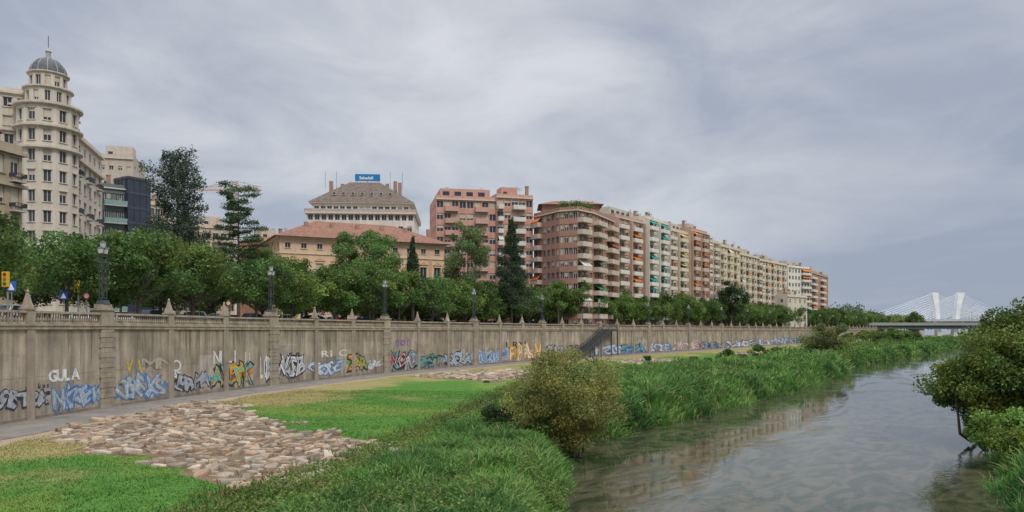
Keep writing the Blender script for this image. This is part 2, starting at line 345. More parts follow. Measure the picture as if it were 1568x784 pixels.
def graffiti(bearing,v,txt,wpx,hpx,fill,line,thin=False,toff=.012):
    s=s_at(bearing); y=float(YofS(s)); sc_=y/F; pos,fr,_=wallpos(s)
    cosv=abs(fr.u[0]*1-fr.u[1]*pos[0]/y); wm=wpx*sc_/max(cosv,.2); hm=hpx*sc_; zc=hz(v,y); g_=G(); n=len(txt); cw=wm/n
    mats={}
    def put(nm,c,A,fs,b):
        P=[]
        for a,h in A:
            q,_,_=wallpos(s+a,b); P.append((q[0],q[1],zc+h))
        g_.add(nm,P,fs); mats[nm]=spray(c)
    if not thin:
        bc=fill[-1]
        for q in range(int(n*2.2)):
            m=9; ca=rng.uniform(-.52,.52)*wm; ch=rng.uniform(-.35,.30)*hm; rr=hm*rng.uniform(.16,.34); ang=np.arange(m)/m*2*np.pi; rad=rr*(.75+.5*rng.random(m))
            put('backing_%d'%(q%3),(bc,line,bc)[q%3] if q%4 else 't',[(ca+rad[k]*math.cos(ang[k])*1.3,ch+rad[k]*math.sin(ang[k])*.8) for k in range(m)],[tuple(range(m))],.0225+.0003*q)
    seed=rng.random()*9
    for i,ch in enumerate(txt):
        r=rng.normal(0,.14) if not thin else 0; jy=rng.normal(0,.06)*hm if not thin else 0; shx=rng.normal(0,.22) if not thin else 0; sx_=rng.uniform(1.15,1.6) if not thin else 1; sy_=rng.uniform(.85,1.2) if not thin else 1
        layers=[(line,.085 if not thin else toff,.036)]
        if not thin: layers.append((fill[i%len(fill)],.03,.044))
        if not thin: layers.append((fill[(i+1)%len(fill)] if len(fill)>1 else 's',-.022,.052))
        for li,(c,off,b) in enumerate(layers):
            vs,fs=text_polys(ch,1.0,off)
            if not vs: continue
            A=np.array(vs)[:,:2]; A=A-np.array([.33,.35])
            if not thin:
                A=A+.10*np.stack([np.sin(A[:,1]*9+seed+i*2),np.sin(A[:,0]*8+seed*2+i)],1)
            A[:,0]+=shx*A[:,1]; R=np.array([[math.cos(r),-math.sin(r)],[math.sin(r),math.cos(r)]]); A=A@R.T
            A[:,0]*=cw/.66*sx_*(1. if thin else .92); A[:,1]*=hm/(.72 if thin else .85)*sy_
            A[:,0]+=-wm/2+cw*(i+.5); A[:,1]+=jy
            put('layer%d_%s'%(li,c),c,A,fs,b+.0011*i)
    c=wallpos(s)[0]; g_.parts('graffiti',mats,(c[0],c[1],zc))
graffiti(98,574,'GULA',47,17,['w'],'w',True,.045)
for a in [(36,610,'SEZRA',72,28,'s','k'),(115,606,'MKREW',70,36,'sl','b'),(217,593,'OBEXS',74,30,'tl','b'),(292,584,'SERHA',60,24,'s','k'),
          (358,574,'AXEMK',56,32,'yco','k'),(440,562,'HWKSB',56,30,'w','k'),(498,562,'COGE',48,20,'wl','b'),(546,556,'ZAR',28,22,'oyg','k'),(613,552,'SKOMB',50,24,'wcr','k'),
          (657,552,'BEST',34,18,'bg','k'),(702,548,'NOLA',38,19,'sl','k'),(750,545,'WERKO',48,19,'lb','s'),(803,538,'FABLN',44,24,'yw','o'),(850,538,'KUBS',30,16,'sl','k'),
          (932,536,'ROTS',40,14,'lw','b'),(968,535,'EMKA',34,14,'cb','k'),(1010,532,'LOSE',30,12,'ws','b'),(1052,531,'PIXE',38,12,'wr','s'),(1090,530,'DUEN',34,11,'bs','k'),(1135,527,'SARE',40,11,'wl','k'),(1180,524,'OTN',36,9,'sw','b'),(1215,522,'MOK',30,8,'lb','k'),
          (157,604,'ek',16,14,'s','b'),(325,578,'eo',16,12,'c','b'),(575,556,'sx',18,12,'w','s'),(676,549,'ob',10,12,'s','k'),(727,547,'re',12,10,'l','s')]:
    graffiti(*a[:5],list(a[5]),a[6])
for a in [(200,560,'V',12,22,'y'),(217,562,'V',12,26,'y'),(268,560,'Q',13,18,'w'),(268,575,'A',8,12,'w'),(345,546,'NILI',44,20,'w'),(378,548,'li',12,18,'w'),(617,522,'mor',26,14,'p'),(404,562,'LC',12,34,'w'),(510,541,'RIC',40,10,'w'),(240,556,'MN',50,18,'t'),(24,566,'I',4,36,'w'),(790,528,'LRN',30,10,'k'),(450,541,'re',20,8,'k'),(880,529,'xo',16,8,'k'),(165,575,'ku',14,10,'k'),(70,590,'kes',20,8,'k')]:
    graffiti(a[0],a[1],a[2],a[3],a[4],[a[5]],a[5],True)
gp=G()
for b_,v0,v1,w_ in [(310,545,600,3.2),(420,530,580,3.4),(475,545,572,3.6),(530,540,566,3),(195,560,612,3.),(600,538,560,4),(690,535,558,4),(60,585,640,3.5),(830,520,546,4),(990,520,540,6),(1060,520,536,6),(1150,516,530,8)]:
    s=s_at(b_); y=float(YofS(s))
    i=int(np.searchsorted(bs,s)-1); fr=Fr((bx[i],by[i]),(bx[i+1],by[i+1])); a=min(max(s-bs[i],.9),fr.L-.9-w_) 
    t=.85+.3*rng.random()
    gp.add('paint',[fr.p(a,.0165,max(hz(v1,y),2.6)),fr.p(a+w_,.0165,max(hz(v1,y),2.6)),fr.p(a+w_,.0165,hz(v0,y)),fr.p(a,.0165,hz(v0,y)+.1)],[(0,1,2,3)],[(t,t,t*1.03)])
gp.parts('overpainted_wall_patches',{'paint':nmat('old_cover_paint',(.36,.315,.25),var=.3,scale=.8,attr=True,streak=.4,fine=.1)})

# ------------------------------------------------------------------ stair
s1=s_at(921); s0=s_at(872); pA,frs,_=wallpos(s0,0); pB=wallpos(s1,0)[0]; fs_=Fr(pA,pB); zt=float(SZ(pB[1])); gs=G(); n=34; Ls=fs_.L
off=.35
for i in range(n):
    a=Ls*i/n; z=2.2+(zt-2.2)*(i+1)/n; gs.box('steps',fs_,a,a+Ls/n+.04,off,off+1.7,z-.16,z)
for b in (off-.05,off+1.7):
    gs.hexa('stringers',[fs_.p(0,b+.08,2.0),fs_.p(Ls,b+.08,zt-.6),fs_.p(Ls,b,zt-.6),fs_.p(0,b,2.0),fs_.p(0,b+.08,2.5),fs_.p(Ls,b+.08,zt),fs_.p(Ls,b,zt),fs_.p(0,b,2.5)])
    for h in (.5,1.0): gs.tube('rails',fs_.p(0,b+.04,2.2+h),fs_.p(Ls,b+.04,zt+h),.05)
    for i in range(18):
        a=Ls*i/17; z=2.2+(zt-2.2)*i/17; gs.tube('rails',fs_.p(a,b+.04,z),fs_.p(a,b+.04,z+1.02),.035)
gs.box('landing',fs_,Ls,Ls+4,.3,off+1.75,zt-.35,zt)
for i in range(9): gs.tube('rails',fs_.p(Ls+i*.5,off+1.72,zt),fs_.p(Ls+i*.5,off+1.72,zt+1.05),.04)
gs.tube('rails',fs_.p(Ls,off+1.72,zt+1.05),fs_.p(Ls+4,off+1.72,zt+1.05),.06)
for a in (Ls*.35,Ls*.7,Ls+3.8): 
    for b in (off,off+1.65): gs.box('supports',fs_,a,a+.22,b,b+.12,1.9,2.2+(zt-2.2)*min(a/Ls,1)-.3)
gs.parts('riverside_staircase',{'steps':nmat('dark_steps',(.09,.085,.08)),'stringers':METAL,'rails':METAL,'landing':METAL,'supports':METAL},(pA[0],pA[1],2.2))

# ------------------------------------------------------------------ foliage generators
def leaf_quads(C,size,aspect,r,up=.0):
    n=len(C); a=r.normal(size=(n,3)); a/=np.linalg.norm(a,axis=1)[:,None]; b=r.normal(size=(n,3)); b=np.cross(a,b); b/=np.linalg.norm(b,axis=1)[:,None]
    s=size*(.6+.8*r.random(n))[:,None]; a=a*s*.5; b=b*s*.5*aspect
    V=np.stack([C-a,C+b,C+a,C-b],1).reshape(-1,3); return V
def tubes_np(segs,n=6):
    V=[];Qs=[]
    for p0,p1,r0,r1 in segs:
        p0=Vector(p0);p1=Vector(p1); d=(p1-p0)
        if d.length<1e-4: continue
        d.normalize(); a=d.orthogonal().normalized(); b=d.cross(a); o=len(V)
        for p,r in((p0,r0),(p1,r1)):
            for k in range(n):
                t=2*math.pi*k/n; V.append(tuple(p+a*math.cos(t)*r+b*math.sin(t)*r))
        Qs+=[(o+k,o+(k+1)%n,o+n+(k+1)%n,o+n+k) for k in range(n)]
    return np.array(V).reshape(-1,3),np.array(Qs,dtype=int).reshape(-1,4)
def assemble(name,segs,C,T,leaf,aspect,r):
    V1,Q1=tubes_np(segs); V2=leaf_quads(C,leaf,aspect,r); Q2=np.arange(len(V2)).reshape(-1,4)+len(V1)
    mi=np.concatenate([np.zeros(len(Q1)),np.ones(len(Q2))]); tint=np.concatenate([np.ones((len(Q1),3)),T])
    return quads_mesh(name,np.concatenate([V1,V2]),np.concatenate([Q1,Q2]),[BARK,LEAF],mi,tint)
def broad(name,seed,H,rx,h0,nclump,nleaf,leaf,col,trunk=.22,clr=.30,aspect=.6,inner=.45,varc=.22,multi=1):
    r=np.random.default_rng(seed); rz=(H-h0)/2; zc=h0+rz; C=[];T=[];segs=[]; col=np.array(col)
    for m in range(multi):
        bx_=r.normal(0,.12*rx) if multi>1 else 0; by_=r.normal(0,.12*rx) if multi>1 else 0
        segs.append(((bx_,by_,-.3),(bx_*2,by_*2,h0*.6+.1),trunk,trunk*.8)); segs.append(((bx_*2,by_*2,h0*.6+.1),(bx_*2.6,by_*2.6,zc+rz*.3),trunk*.8,trunk*.3))
    d=r.normal(size=(nclump,3)); d/=np.linalg.norm(d,axis=1)[:,None]; rad=(inner+(1-inner)*r.random(nclump)**.6)*(1-clr*.55)
    cs=d*rad[:,None]*np.array([rx,rx,rz])*(0.85+.3*r.random((nclump,1))); cs[:,2]+=zc
    for c in cs:
        k=int(nleaf/nclump*(.5+r.random())); q=r.normal(size=(k,3)); q/=np.linalg.norm(q,axis=1)[:,None]; rr=clr*rx*(.7+.6*r.random())
        q=q*(r.random((k,1))**.45)*rr; q[:,2]*=.75
        C.append(c+q); t=1+r.normal(0,varc*.8); hue=r.normal(0,.10); cc=col*max(t,.45)*np.array([1+hue,1,1-hue*.5])
        T.append(np.clip(cc*(1+r.normal(0,.16,(k,1))),.005,1))
    for c in cs[::2]:
        j=np.array([0,0,h0*.8+rz*.4*r.random()]); m=(j+c)/2+np.array([0,0,-.1*rz]); segs.append((tuple(j),tuple(m),trunk*.4,trunk*.22)); segs.append((tuple(m),tuple(c),trunk*.22,trunk*.07))
    return assemble(name,segs,np.concatenate(C),np.concatenate(T),leaf,aspect,r)
def conifer(name,seed,H,R,h0,nb,per,leaf,col,prof,thick=.25,rise=.0,lat=.2,jit=.3,trunk=.35):
    r=np.random.default_rng(seed); C=[];T=[];segs=[((0,0,-.5),(0,0,H*.5),trunk,trunk*.6),((0,0,H*.5),(0,0,H*.98),trunk*.6,.05)]; col=np.array(col)
    for i in range(nb):
        f=(i+.5*r.random())/nb; z=h0+(H-h0)*f; L_=max(R*prof(f)*(1-jit+2*jit*r.random()),.25); a=i*2.4+r.normal(0,.4); dr=np.array([math.cos(a),math.sin(a),rise+r.normal(0,.05)])
        segs.append(((0,0,z),tuple(np.array([0,0,z])+dr*L_),trunk*.25*(1-f)+.03,.02))
        k=int(per*(.3+L_/R)); t=.25+.75*r.random(k)**.7
        P=np.array([0,0,z])+dr*L_*t[:,None]; sd=np.array([-math.sin(a),math.cos(a),0]); P=P+sd*(r.normal(0,lat*L_,k)*(1.15-t*.6))[:,None]; P[:,2]+=r.normal(0,thick,k)
        C.append(P); b=1+r.normal(0,.18); T.append(np.clip(col*b*(1+r.normal(0,.2,(k,1))),.004,1))
    return assemble(name,segs,np.concatenate(C),np.concatenate(T),leaf,.45,r)
def zat(y): return float(SZ(y))+.15
PL=[broad('plane_tree',100+i,8.2+.4*(i%3-1),4.4,1.9,54,10000,.28,[(.052,.095,.026),(.060,.108,.030),(.048,.090,.026),(.072,.122,.03),(.056,.10,.028)][i],trunk=.2,clr=.27,varc=.3) for i in range(5)]
for row,(off_,ph) in enumerate(((7.0,.5),(15.5,.0),(29,.3))):
    s=S0-7*BAY+ph*BAY
    while s<bs[-3]:
        p_,fr,i=wallpos(s,-off_-rng.normal(0,.5)); y=p_[1]; br=784+F*p_[0]/max(y,1)
        s+=BAY*(.93+.14*rng.random())*(1 if y<130 else .70)
        if y<25 or y>540: continue
        if row==0 and 118<br<182: continue
        if row==2 and (rng.random()<.35 or y>300): continue
        sc_=(1.0 if br<180 else 1.10)*(.92+.18*rng.random())*(1.05 if br<120 and row==0 else 1)
        if row==0 and 190<br<290: sc_*=1.06
        if br>560: sc_*=1.08
        if br>1000: sc_*=1.05
        obj('plane_tree',PL[rng.integers(0,5)],(p_[0],p_[1],zat(y)-(.4 if y>130 else 0)),rng.random()*6.28,(sc_*1.02,sc_*1.02,sc_*(.95+.1*rng.random())))
def place(name,me,b,d,z,rot=0.): x,y=sv(b,d); return obj(name,me,(x,y,z),rot)
place('cedar_tree',conifer('cedar',1,25.5,5.0,6,120,230,.34,(.038,.060,.044),lambda f:(.55+.55*math.sin(f*9)*.3+.45*(1-f)) if f<.85 else .42,thick=.45,rise=.25,lat=.24,jit=.5),272,112,9)
place('stone_pine',conifer('pine',2,21.5,4.8,8,50,400,.28,(.034,.066,.030),lambda f:(.75 if f>.93 else (1-.45*f))*(1.0 if (int(f*16)%3)!=1 else .55),thick=.16,rise=.10,lat=.33,jit=.2,trunk=.3),365,115,9)
place('poplar_tree',broad('poplar',3,18.8,2.5,5,34,9000,.30,(.075,.125,.040),clr=.45),530,128,9)
place('elm_tree',broad('elm',4,16.8,5.2,4.5,60,18000,.30,(.072,.13,.040),clr=.27),566,126,9)
place('elm_tree',broad('elm',41,13.5,3.4,4.5,40,9000,.32,(.070,.12,.035),clr=.32),408,118,9)
place('cypress_tree',conifer('cypress',5,14.9,1.9,4,80,140,.3,(.028,.050,.028),lambda f:1-f*.9,thick=.4,rise=.6,lat=.3),632,128,9)
place('poplar_tree',broad('poplar',6,21.5,5.2,4,70,23000,.30,(.078,.115,.050),clr=.25),716,148,9)
place('cedar_tree',conifer('cedar',7,21.5,5.0,4,95,260,.35,(.030,.052,.030),lambda f:1-f*.92,thick=.3,rise=-.08,lat=.24),783,150,9)
place('elm_tree',broad('elm',8,11.5,2.6,4,26,5000,.32,(.075,.14,.035)),855,165,8.6)
place('elm_tree',broad('elm',81,12.5,2.6,4,26,5000,.32,(.075,.14,.035)),890,172,8.6)
place('holm_oak_tree',broad('oak',9,16.5,5.8,4,40,11000,.42,(.026,.050,.022),trunk=.3),1120,245,8)
place('elm_tree',broad('elm',10,12,5,3,34,8000,.36,(.10,.18,.035)),140,100,9)
place('elm_tree',broad('elm',11,11,5,3,34,8000,.36,(.095,.17,.035)),185,112,9)
place('elm_tree',broad('elm',12,12,4.5,3,34,8000,.36,(.05,.09,.03)),235,120,9)
# riverside bushes
place('willow_bush',broad('willow',24,7.6,4.5,-.3,120,62000,.17,(.112,.128,.042),trunk=.1,clr=.23,aspect=.4,multi=5,inner=.30,varc=.26),862,51.5,.3)
place('dark_shrub',broad('shrub',21,2.6,1.5,.0,16,6000,.15,(.022,.044,.016),trunk=.05,multi=3),762,51.5,1.3)
place('willow_bush',broad('willow',23,9.2,6.6,.0,70,22000,.34,(.080,.105,.038),trunk=.2,clr=.22,multi=4,inner=.35),1266,186,1)
sh=[broad('shrub',30+i,3.4,2.0,.0,18,3600,.26,(.05,.095,.025),trunk=.06,multi=3) for i in range(2)]
for b,d,s_ in [(1110,143,1.1),(1165,165,1.2),(1135,150,.7),(1190,172,.9),(990,150,.6),(1060,138,.7),(1085,140,.6),(745,92,.35),(835,98,.45)]: 
    x,y=sv(b,d); obj('riverbank_shrub',sh[int(d)%2],(x,y,1.2),d,(s_,s_,s_))
bs_=[broad('bush',50+i,7,6,.0,44,9000,.48,(.055+.012*i,.095+.015*i,.03),trunk=.2,clr=.24,multi=3,inner=.4) for i in range(3)]
for b,d,s_ in [(1345,300,.8),(1372,290,.95),(1395,305,.8),(1355,475,1.5),(1393,475,1.7),(1325,340,.75),(1300,330,.6),(1425,330,.45),(1455,360,.4),(1482,320,.5),(1546,240,1.0),(1575,200,1.2),(1530,250,.7),(1556,190,.6),(1590,150,1.0),(1560,310,1.3),(1610,180,1.5),(1600,120,1.2),(1525,150,.3),(1512,200,.35)]:
    x,y=sv(b,d); obj('riverbank_bush',bs_[int(b)%3],(x,y,float(TZ(x,y))-.1 if d<400 else 6.),b,(s_,s_,s_))
place('alder_tree',broad('alder',60,10.0,5.7,.2,130,58000,.23,(.072,.105,.028),trunk=.2,clr=.22,aspect=.6,multi=4,inner=.25,varc=.24),1568,56,.8)
place('alder_tree',broad('alder',63,7.2,3.9,.2,80,30000,.22,(.078,.114,.028),trunk=.14,clr=.26,aspect=.6,multi=3,inner=.25,varc=.24),1500,57,.6)
place('alder_tree',broad('alder',61,10.5,5.0,.2,70,16000,.24,(.075,.115,.03),trunk=.2,clr=.24,multi=3,inner=.3),1650,62,.8)
place('riverbank_bush',broad('bush2',62,3.0,2.4,.0,30,8000,.2,(.09,.15,.035),trunk=.06,multi=3),1552,47,.6)
place('riverbank_bush',broad('bush2',64,2.6,2.0,.0,30,8000,.2,(.075,.13,.033),trunk=.06,multi=3),1515,54,.3)
# bare tree
gd=G(); r2=np.random.default_rng(5)
def br_(p,d,l,r,n):
    q=tuple(p[k]+d[k]*l for k in range(3)); gd.tube('branches',p,q,r,r*.65,5)
    if n>0:
        for _ in range(3):
            e=np.array(d)+r2.normal(0,.5,3); e[2]=abs(e[2])*.7+.15; e/=np.linalg.norm(e); br_(q,tuple(e),l*.72,r*.62,n-1)
x,y=sv(908,96); br_((0,0,-.2),(0,0,1),1.5,.17,4)
obj('bare_tree',gd.single('bare_tree',{'branches':nmat('dead_bark',(.06,.045,.035))}),(x,y,1.6))
# distant trees
r=np.random.default_rng(77); C=[];T=[]
for _ in range(300):
    if r.random()<.5: b=1262+90*r.random(); d=480+220*r.random()
    else: b=1340+400*r.random(); d=640+260*r.random()
    x,y=sv(b,d); h=(8+7*r.random())*(1.4 if b<1325 else 1); k=150; q=r.normal(size=(k,3)); q/=np.linalg.norm(q,axis=1)[:,None]; q*=(r.random((k,1))**.4)*np.array([5,5,h*.5])
    C.append(np.array([x,y,6+h*.5])+q); T.append(np.clip(np.array([.045,.07,.042])*(.7+.6*r.random())*(1+r.normal(0,.15,(k,1))),.01,1))
C=np.concatenate(C); V=leaf_quads(C,1.3,.7,r); obj('distant_trees',quads_mesh('distant_trees',V,np.arange(len(V)).reshape(-1,4),[LEAF],tint=np.concatenate(T)))
hv=[];n=120
for i in range(n):
    a=math.radians(-65+130*i/(n-1)); d=3300; h=10+38*float(fbm(np.array([i*1.]),np.array([0.]),16,2)[0]); hv+=[(d*math.sin(a),d*math.cos(a),-5),((d+600)*math.sin(a),(d+600)*math.cos(a),h)]
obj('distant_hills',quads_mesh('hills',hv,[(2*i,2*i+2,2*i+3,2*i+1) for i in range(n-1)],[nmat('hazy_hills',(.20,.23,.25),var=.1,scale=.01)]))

# ------------------------------------------------------------------ reeds and grass
def blades(name,X,Y,h,w,tint,lean,r,mat=REED,zoff=0.,az=None):
    n=len(X); Z=TZ(X,Y)+zoff; B=np.stack([X,Y,Z],1); a=r.random(n)*2*np.pi if az is None else az; ld=np.stack([np.cos(a),np.sin(a),np.zeros(n)],1); a2=r.random(n)*np.pi; wd=np.stack([np.cos(a2),np.sin(a2),np.zeros(n)],1)*(w*.5)[:,None]
    up=np.array([0,0,1.]); M=B+up*(h*.6)[:,None]+ld*(h*lean*.25)[:,None]; Tp=B+up*(h*(1-.25*lean))[:,None]+ld*(h*lean*.8)[:,None]
    V=np.stack([B-wd*.6,B+wd*.6,M+wd,M-wd,Tp+wd*.15,Tp-wd*.15],1).reshape(-1,3); o=np.arange(n)*6
    Q=np.concatenate([np.stack([o,o+1,o+2,o+3],1),np.stack([o+3,o+2,o+4,o+5],1)]); obj(name,quads_mesh(name,V,Q,[mat],tint=np.concatenate([tint,tint])))
def reedpatch(name,y0,y1,ncl,per,w,hm,seed,left=True,wid=8.,spread=.35):
    r=np.random.default_rng(seed); Yc=y0+(y1-y0)*r.random(ncl)
    if left: a=In(Yc)+.2; b=Lb(Yc)+.5
    else: a=Rb(Yc)-.6; b=Rb(Yc)+wid
    Xc=a+(b-a)*r.random(ncl)
    f=fbm(Xc,Yc,3.2,50+seed); f2=fbm(Xc,Yc,9,60); edge=sm(Xc,In(Yc)-.5+2.5*fbm(Xc,Yc,2.5,9),In(Yc)+3) if left else 1.
    hc=hm*(.15+1.3*f**1.3)*(.3+.7*edge)*(.5+.8*r.random(ncl))*(.55+.85*f2)
    c1=np.array([.090,.180,.042]);c2=np.array([.145,.215,.066]);c3=np.array([.045,.108,.032])
    tc_=mixc(mixc(np.tile(c1,(ncl,1)),c2,sm(fbm(Xc,Yc,2.0,71)+r.normal(0,.08,ncl),.45,.6)),c3,sm(fbm(Xc,Yc,4.5,75)+r.normal(0,.06,ncl),.47,.6)*.85)*(.65+.7*r.random((ncl,1)))
    n=ncl*per; I=np.repeat(np.arange(ncl),per); ang=r.random(n)*2*np.pi; rr=spread*np.sqrt(r.random(n))*(.5+.5*hc[I]/hm)
    X=Xc[I]+np.cos(ang)*rr; Y=Yc[I]+np.sin(ang)*rr; h=hc[I]*(.6+.55*r.random(n))
    t=tc_[I]*(.75+.5*r.random((n,1))); dead=r.random(n)<.05; t[dead]=np.array([.25,.2,.1])
    blades(name,X,Y,h,np.full(n,w)*(.6+.8*r.random(n)),t,.3+.8*r.random(n),r,az=ang+r.normal(0,1.0,n))
reedpatch('reed_bed',22,64,15000,9,.058,1.10,1,spread=.24)
reedpatch('reed_bed',60,150,12000,10,.12,1.75,2,spread=.38)
reedpatch('reed_bed',150,420,7000,10,.26,2.1,3,spread=.7)
reedpatch('reed_bed',26,75,6000,9,.07,1.5,4,False,9,spread=.28)
reedpatch('reed_bed',75,420,4000,10,.28,2.0,5,False,14,spread=.8)
# leafy thicket: lumps of broad-leaved growth through the reeds
r=np.random.default_rng(29); C=[];T=[]
for _ in range(420):
    y=26+300*r.random()**1.7; l,i_=float(Lb(y)),float(In(y)); x=i_+.6+(l-i_-1.0)*r.random()**.8
    if fbm(np.array([x]),np.array([y]),14,41)[0]<.42: continue
    R=(.55+.9*r.random())*(.8 if y<60 else (1.25 if y<150 else 1.9)); hh=R*(1.2+.5*r.random())*(.75 if y<60 else .85); k=int(230 if y<60 else 150)
    q=r.normal(size=(k,3)); q/=np.linalg.norm(q,axis=1)[:,None]; q*=(r.random((k,1))**.4)*np.array([R,R,hh*.62]); q[:,2]+=hh*.55
    C.append(np.array([x,y,float(TZ(np.array([x]),np.array([y]))[0])])+q); base=np.array([[.045,.090,.024],[.060,.110,.028],[.075,.120,.034],[.035,.075,.022]])[r.integers(0,4)]
    T.append(np.clip(base*(.8+.4*r.random())*(1+r.normal(0,.18,(k,1))),.005,1))
C=np.concatenate(C); r_=np.random.default_rng(2); V=leaf_quads(C,1.,.6,r_).reshape(-1,4,3); sz=np.interp(C[:,1],[30,60,150,320],[.15,.20,.36,.6])[:,None,None]; V=C[:,None,:]+(V-C[:,None,:])*sz
obj('riverbank_thicket',quads_mesh('thicket',V.reshape(-1,3),np.arange(len(C)*4).reshape(-1,4),[LEAF],tint=np.concatenate(T)))
# low herb layer
r=np.random.default_rng(19); n=60000; Y=24+42*r.random(n)**1.1; X=In(Y)-.6+(Lb(Y)+.2-In(Y))*r.random(n); hgt=TZ(X,Y)+.1+.55*fbm(X,Y,2.4,88)*r.random(n)*1.6
C=np.stack([X,Y,hgt],1); V=leaf_quads(C,.13,.6,r); cc=mixc(np.tile([.070,.135,.03],(n,1)),np.array([.11,.16,.045]),sm(fbm(X,Y,1.6,90),.4,.6))*(.7+.5*r.random((n,1)))
obj('riverbank_herbs',quads_mesh('herbs',V,np.arange(len(V)).reshape(-1,4),[LEAF],tint=cc*.8))
r=np.random.default_rng(9); n=22000; Y=24+100*r.random(n)**1.4; X=In(Y)+r.normal(-.3,1.1,n); ok=~stone_mask(X,Y)|(r.random(n)<.15); X=X[ok];Y=Y[ok];n=len(X)
cc=np.array([[.20,.11,.06],[.14,.15,.055],[.09,.15,.04],[.09,.16,.04]])[r.integers(0,4,n)]*(.6+.6*r.random((n,1)))*.75
blades('weeds',X,Y,.10+.40*r.random(n)*fbm(X,Y,2,3)*1.6,np.full(n,.06),cc,.5+.6*r.random(n),r)
n=90000; Y=24+56*r.random(n)**1.2; X=W(Y)+6+(In(Y)-W(Y)-5)*r.random(n); ok=(~stone_mask(X,Y)|(r.random(n)<.06))&(tperp(X,Y)>pathw(Y)+.4+1.4*vn(X,Y,1.5,8)); X=X[ok];Y=Y[ok];n=len(X)
blades('lawn_grass',X,Y,.03+.08*fbm(X,Y,1.2,4)*r.random(n)*2,np.full(n,.04),gcolor(X,Y)*(.55+.42*r.random((n,1))),.6+.6*r.random(n),r)

# ------------------------------------------------------------------ riprap stones
V=[];Fc=[];T=[]
r=np.random.default_rng(12)
for pi,P in enumerate(POLY):
    P_=np.array(P); sp=.56 if pi==0 else (.85 if pi<3 else 1.6)
    xs=np.arange(P_[:,0].min()-2,P_[:,0].max()+2,sp*1.25); ys=np.arange(P_[:,1].min()-2,P_[:,1].max()+2,sp*.95)
    for i,y in enumerate(ys):
        for x in xs:
            X_=x+(i%2)*sp*.6+r.normal(0,.22*sp); Y_=y+r.normal(0,.22*sp)
            if not stone_mask(np.array([X_]),np.array([Y_]))[0] or r.random()<.10: continue
            z=float(TZ(np.array([X_]),np.array([Y_]))[0]); m=r.integers(4,8); big=sp*(.30+.52*r.random()**1.3); el=1+.8*r.random(); rot=r.normal(.3,.8); tx,ty=r.normal(0,.13,2); hh=.03+.18*r.random()**1.8; o=len(V)
            ang=np.sort((np.arange(m)+r.random(m)*.7)/m*2*np.pi); rad=big*(.75+.45*r.random(m))
            for lev in (0,1,2):
                for a_,q in zip(ang,rad):
                    f=(1.05,1.0,.86)[lev]; u=math.cos(a_)*q*f*el; v=math.sin(a_)*q*f/el**.5; xx_=u*math.cos(rot)-v*math.sin(rot); yy_=u*math.sin(rot)+v*math.cos(rot)
                    V.append((X_+xx_,Y_+yy_,z+(-.12,hh*.6,hh+.02)[lev]+(xx_*tx+yy_*ty if lev else 0)))
            for lev in (0,1):
                for k in range(m): Fc.append((o+lev*m+k,o+lev*m+(k+1)%m,o+(lev+1)*m+(k+1)%m,o+(lev+1)*m+k))
            Fc.append(tuple(o+2*m+k for k in range(m)))
            c=np.array([[.37,.265,.175],[.33,.26,.185],[.42,.33,.235],[.34,.23,.15],[.24,.19,.14],[.38,.32,.25]])[r.integers(0,6)]*(.65+.5*r.random()); T+= [tuple(c)]*(2*m+1)
me=bpy.data.meshes.new('riprap'); me.from_pydata(V,[],Fc); a=me.attributes.new('tint','FLOAT_COLOR','FACE'); TT=np.ones((len(Fc),4),dtype=np.float32); TT[:,:3]=T; a.data.foreach_set('color',TT.ravel())
me.materials.append(nmat('riprap_stone',(1,1,1),var=.2,scale=3,bump=.5,bscale=10,attr=True,fine=.12)); obj('riprap_stones',me)

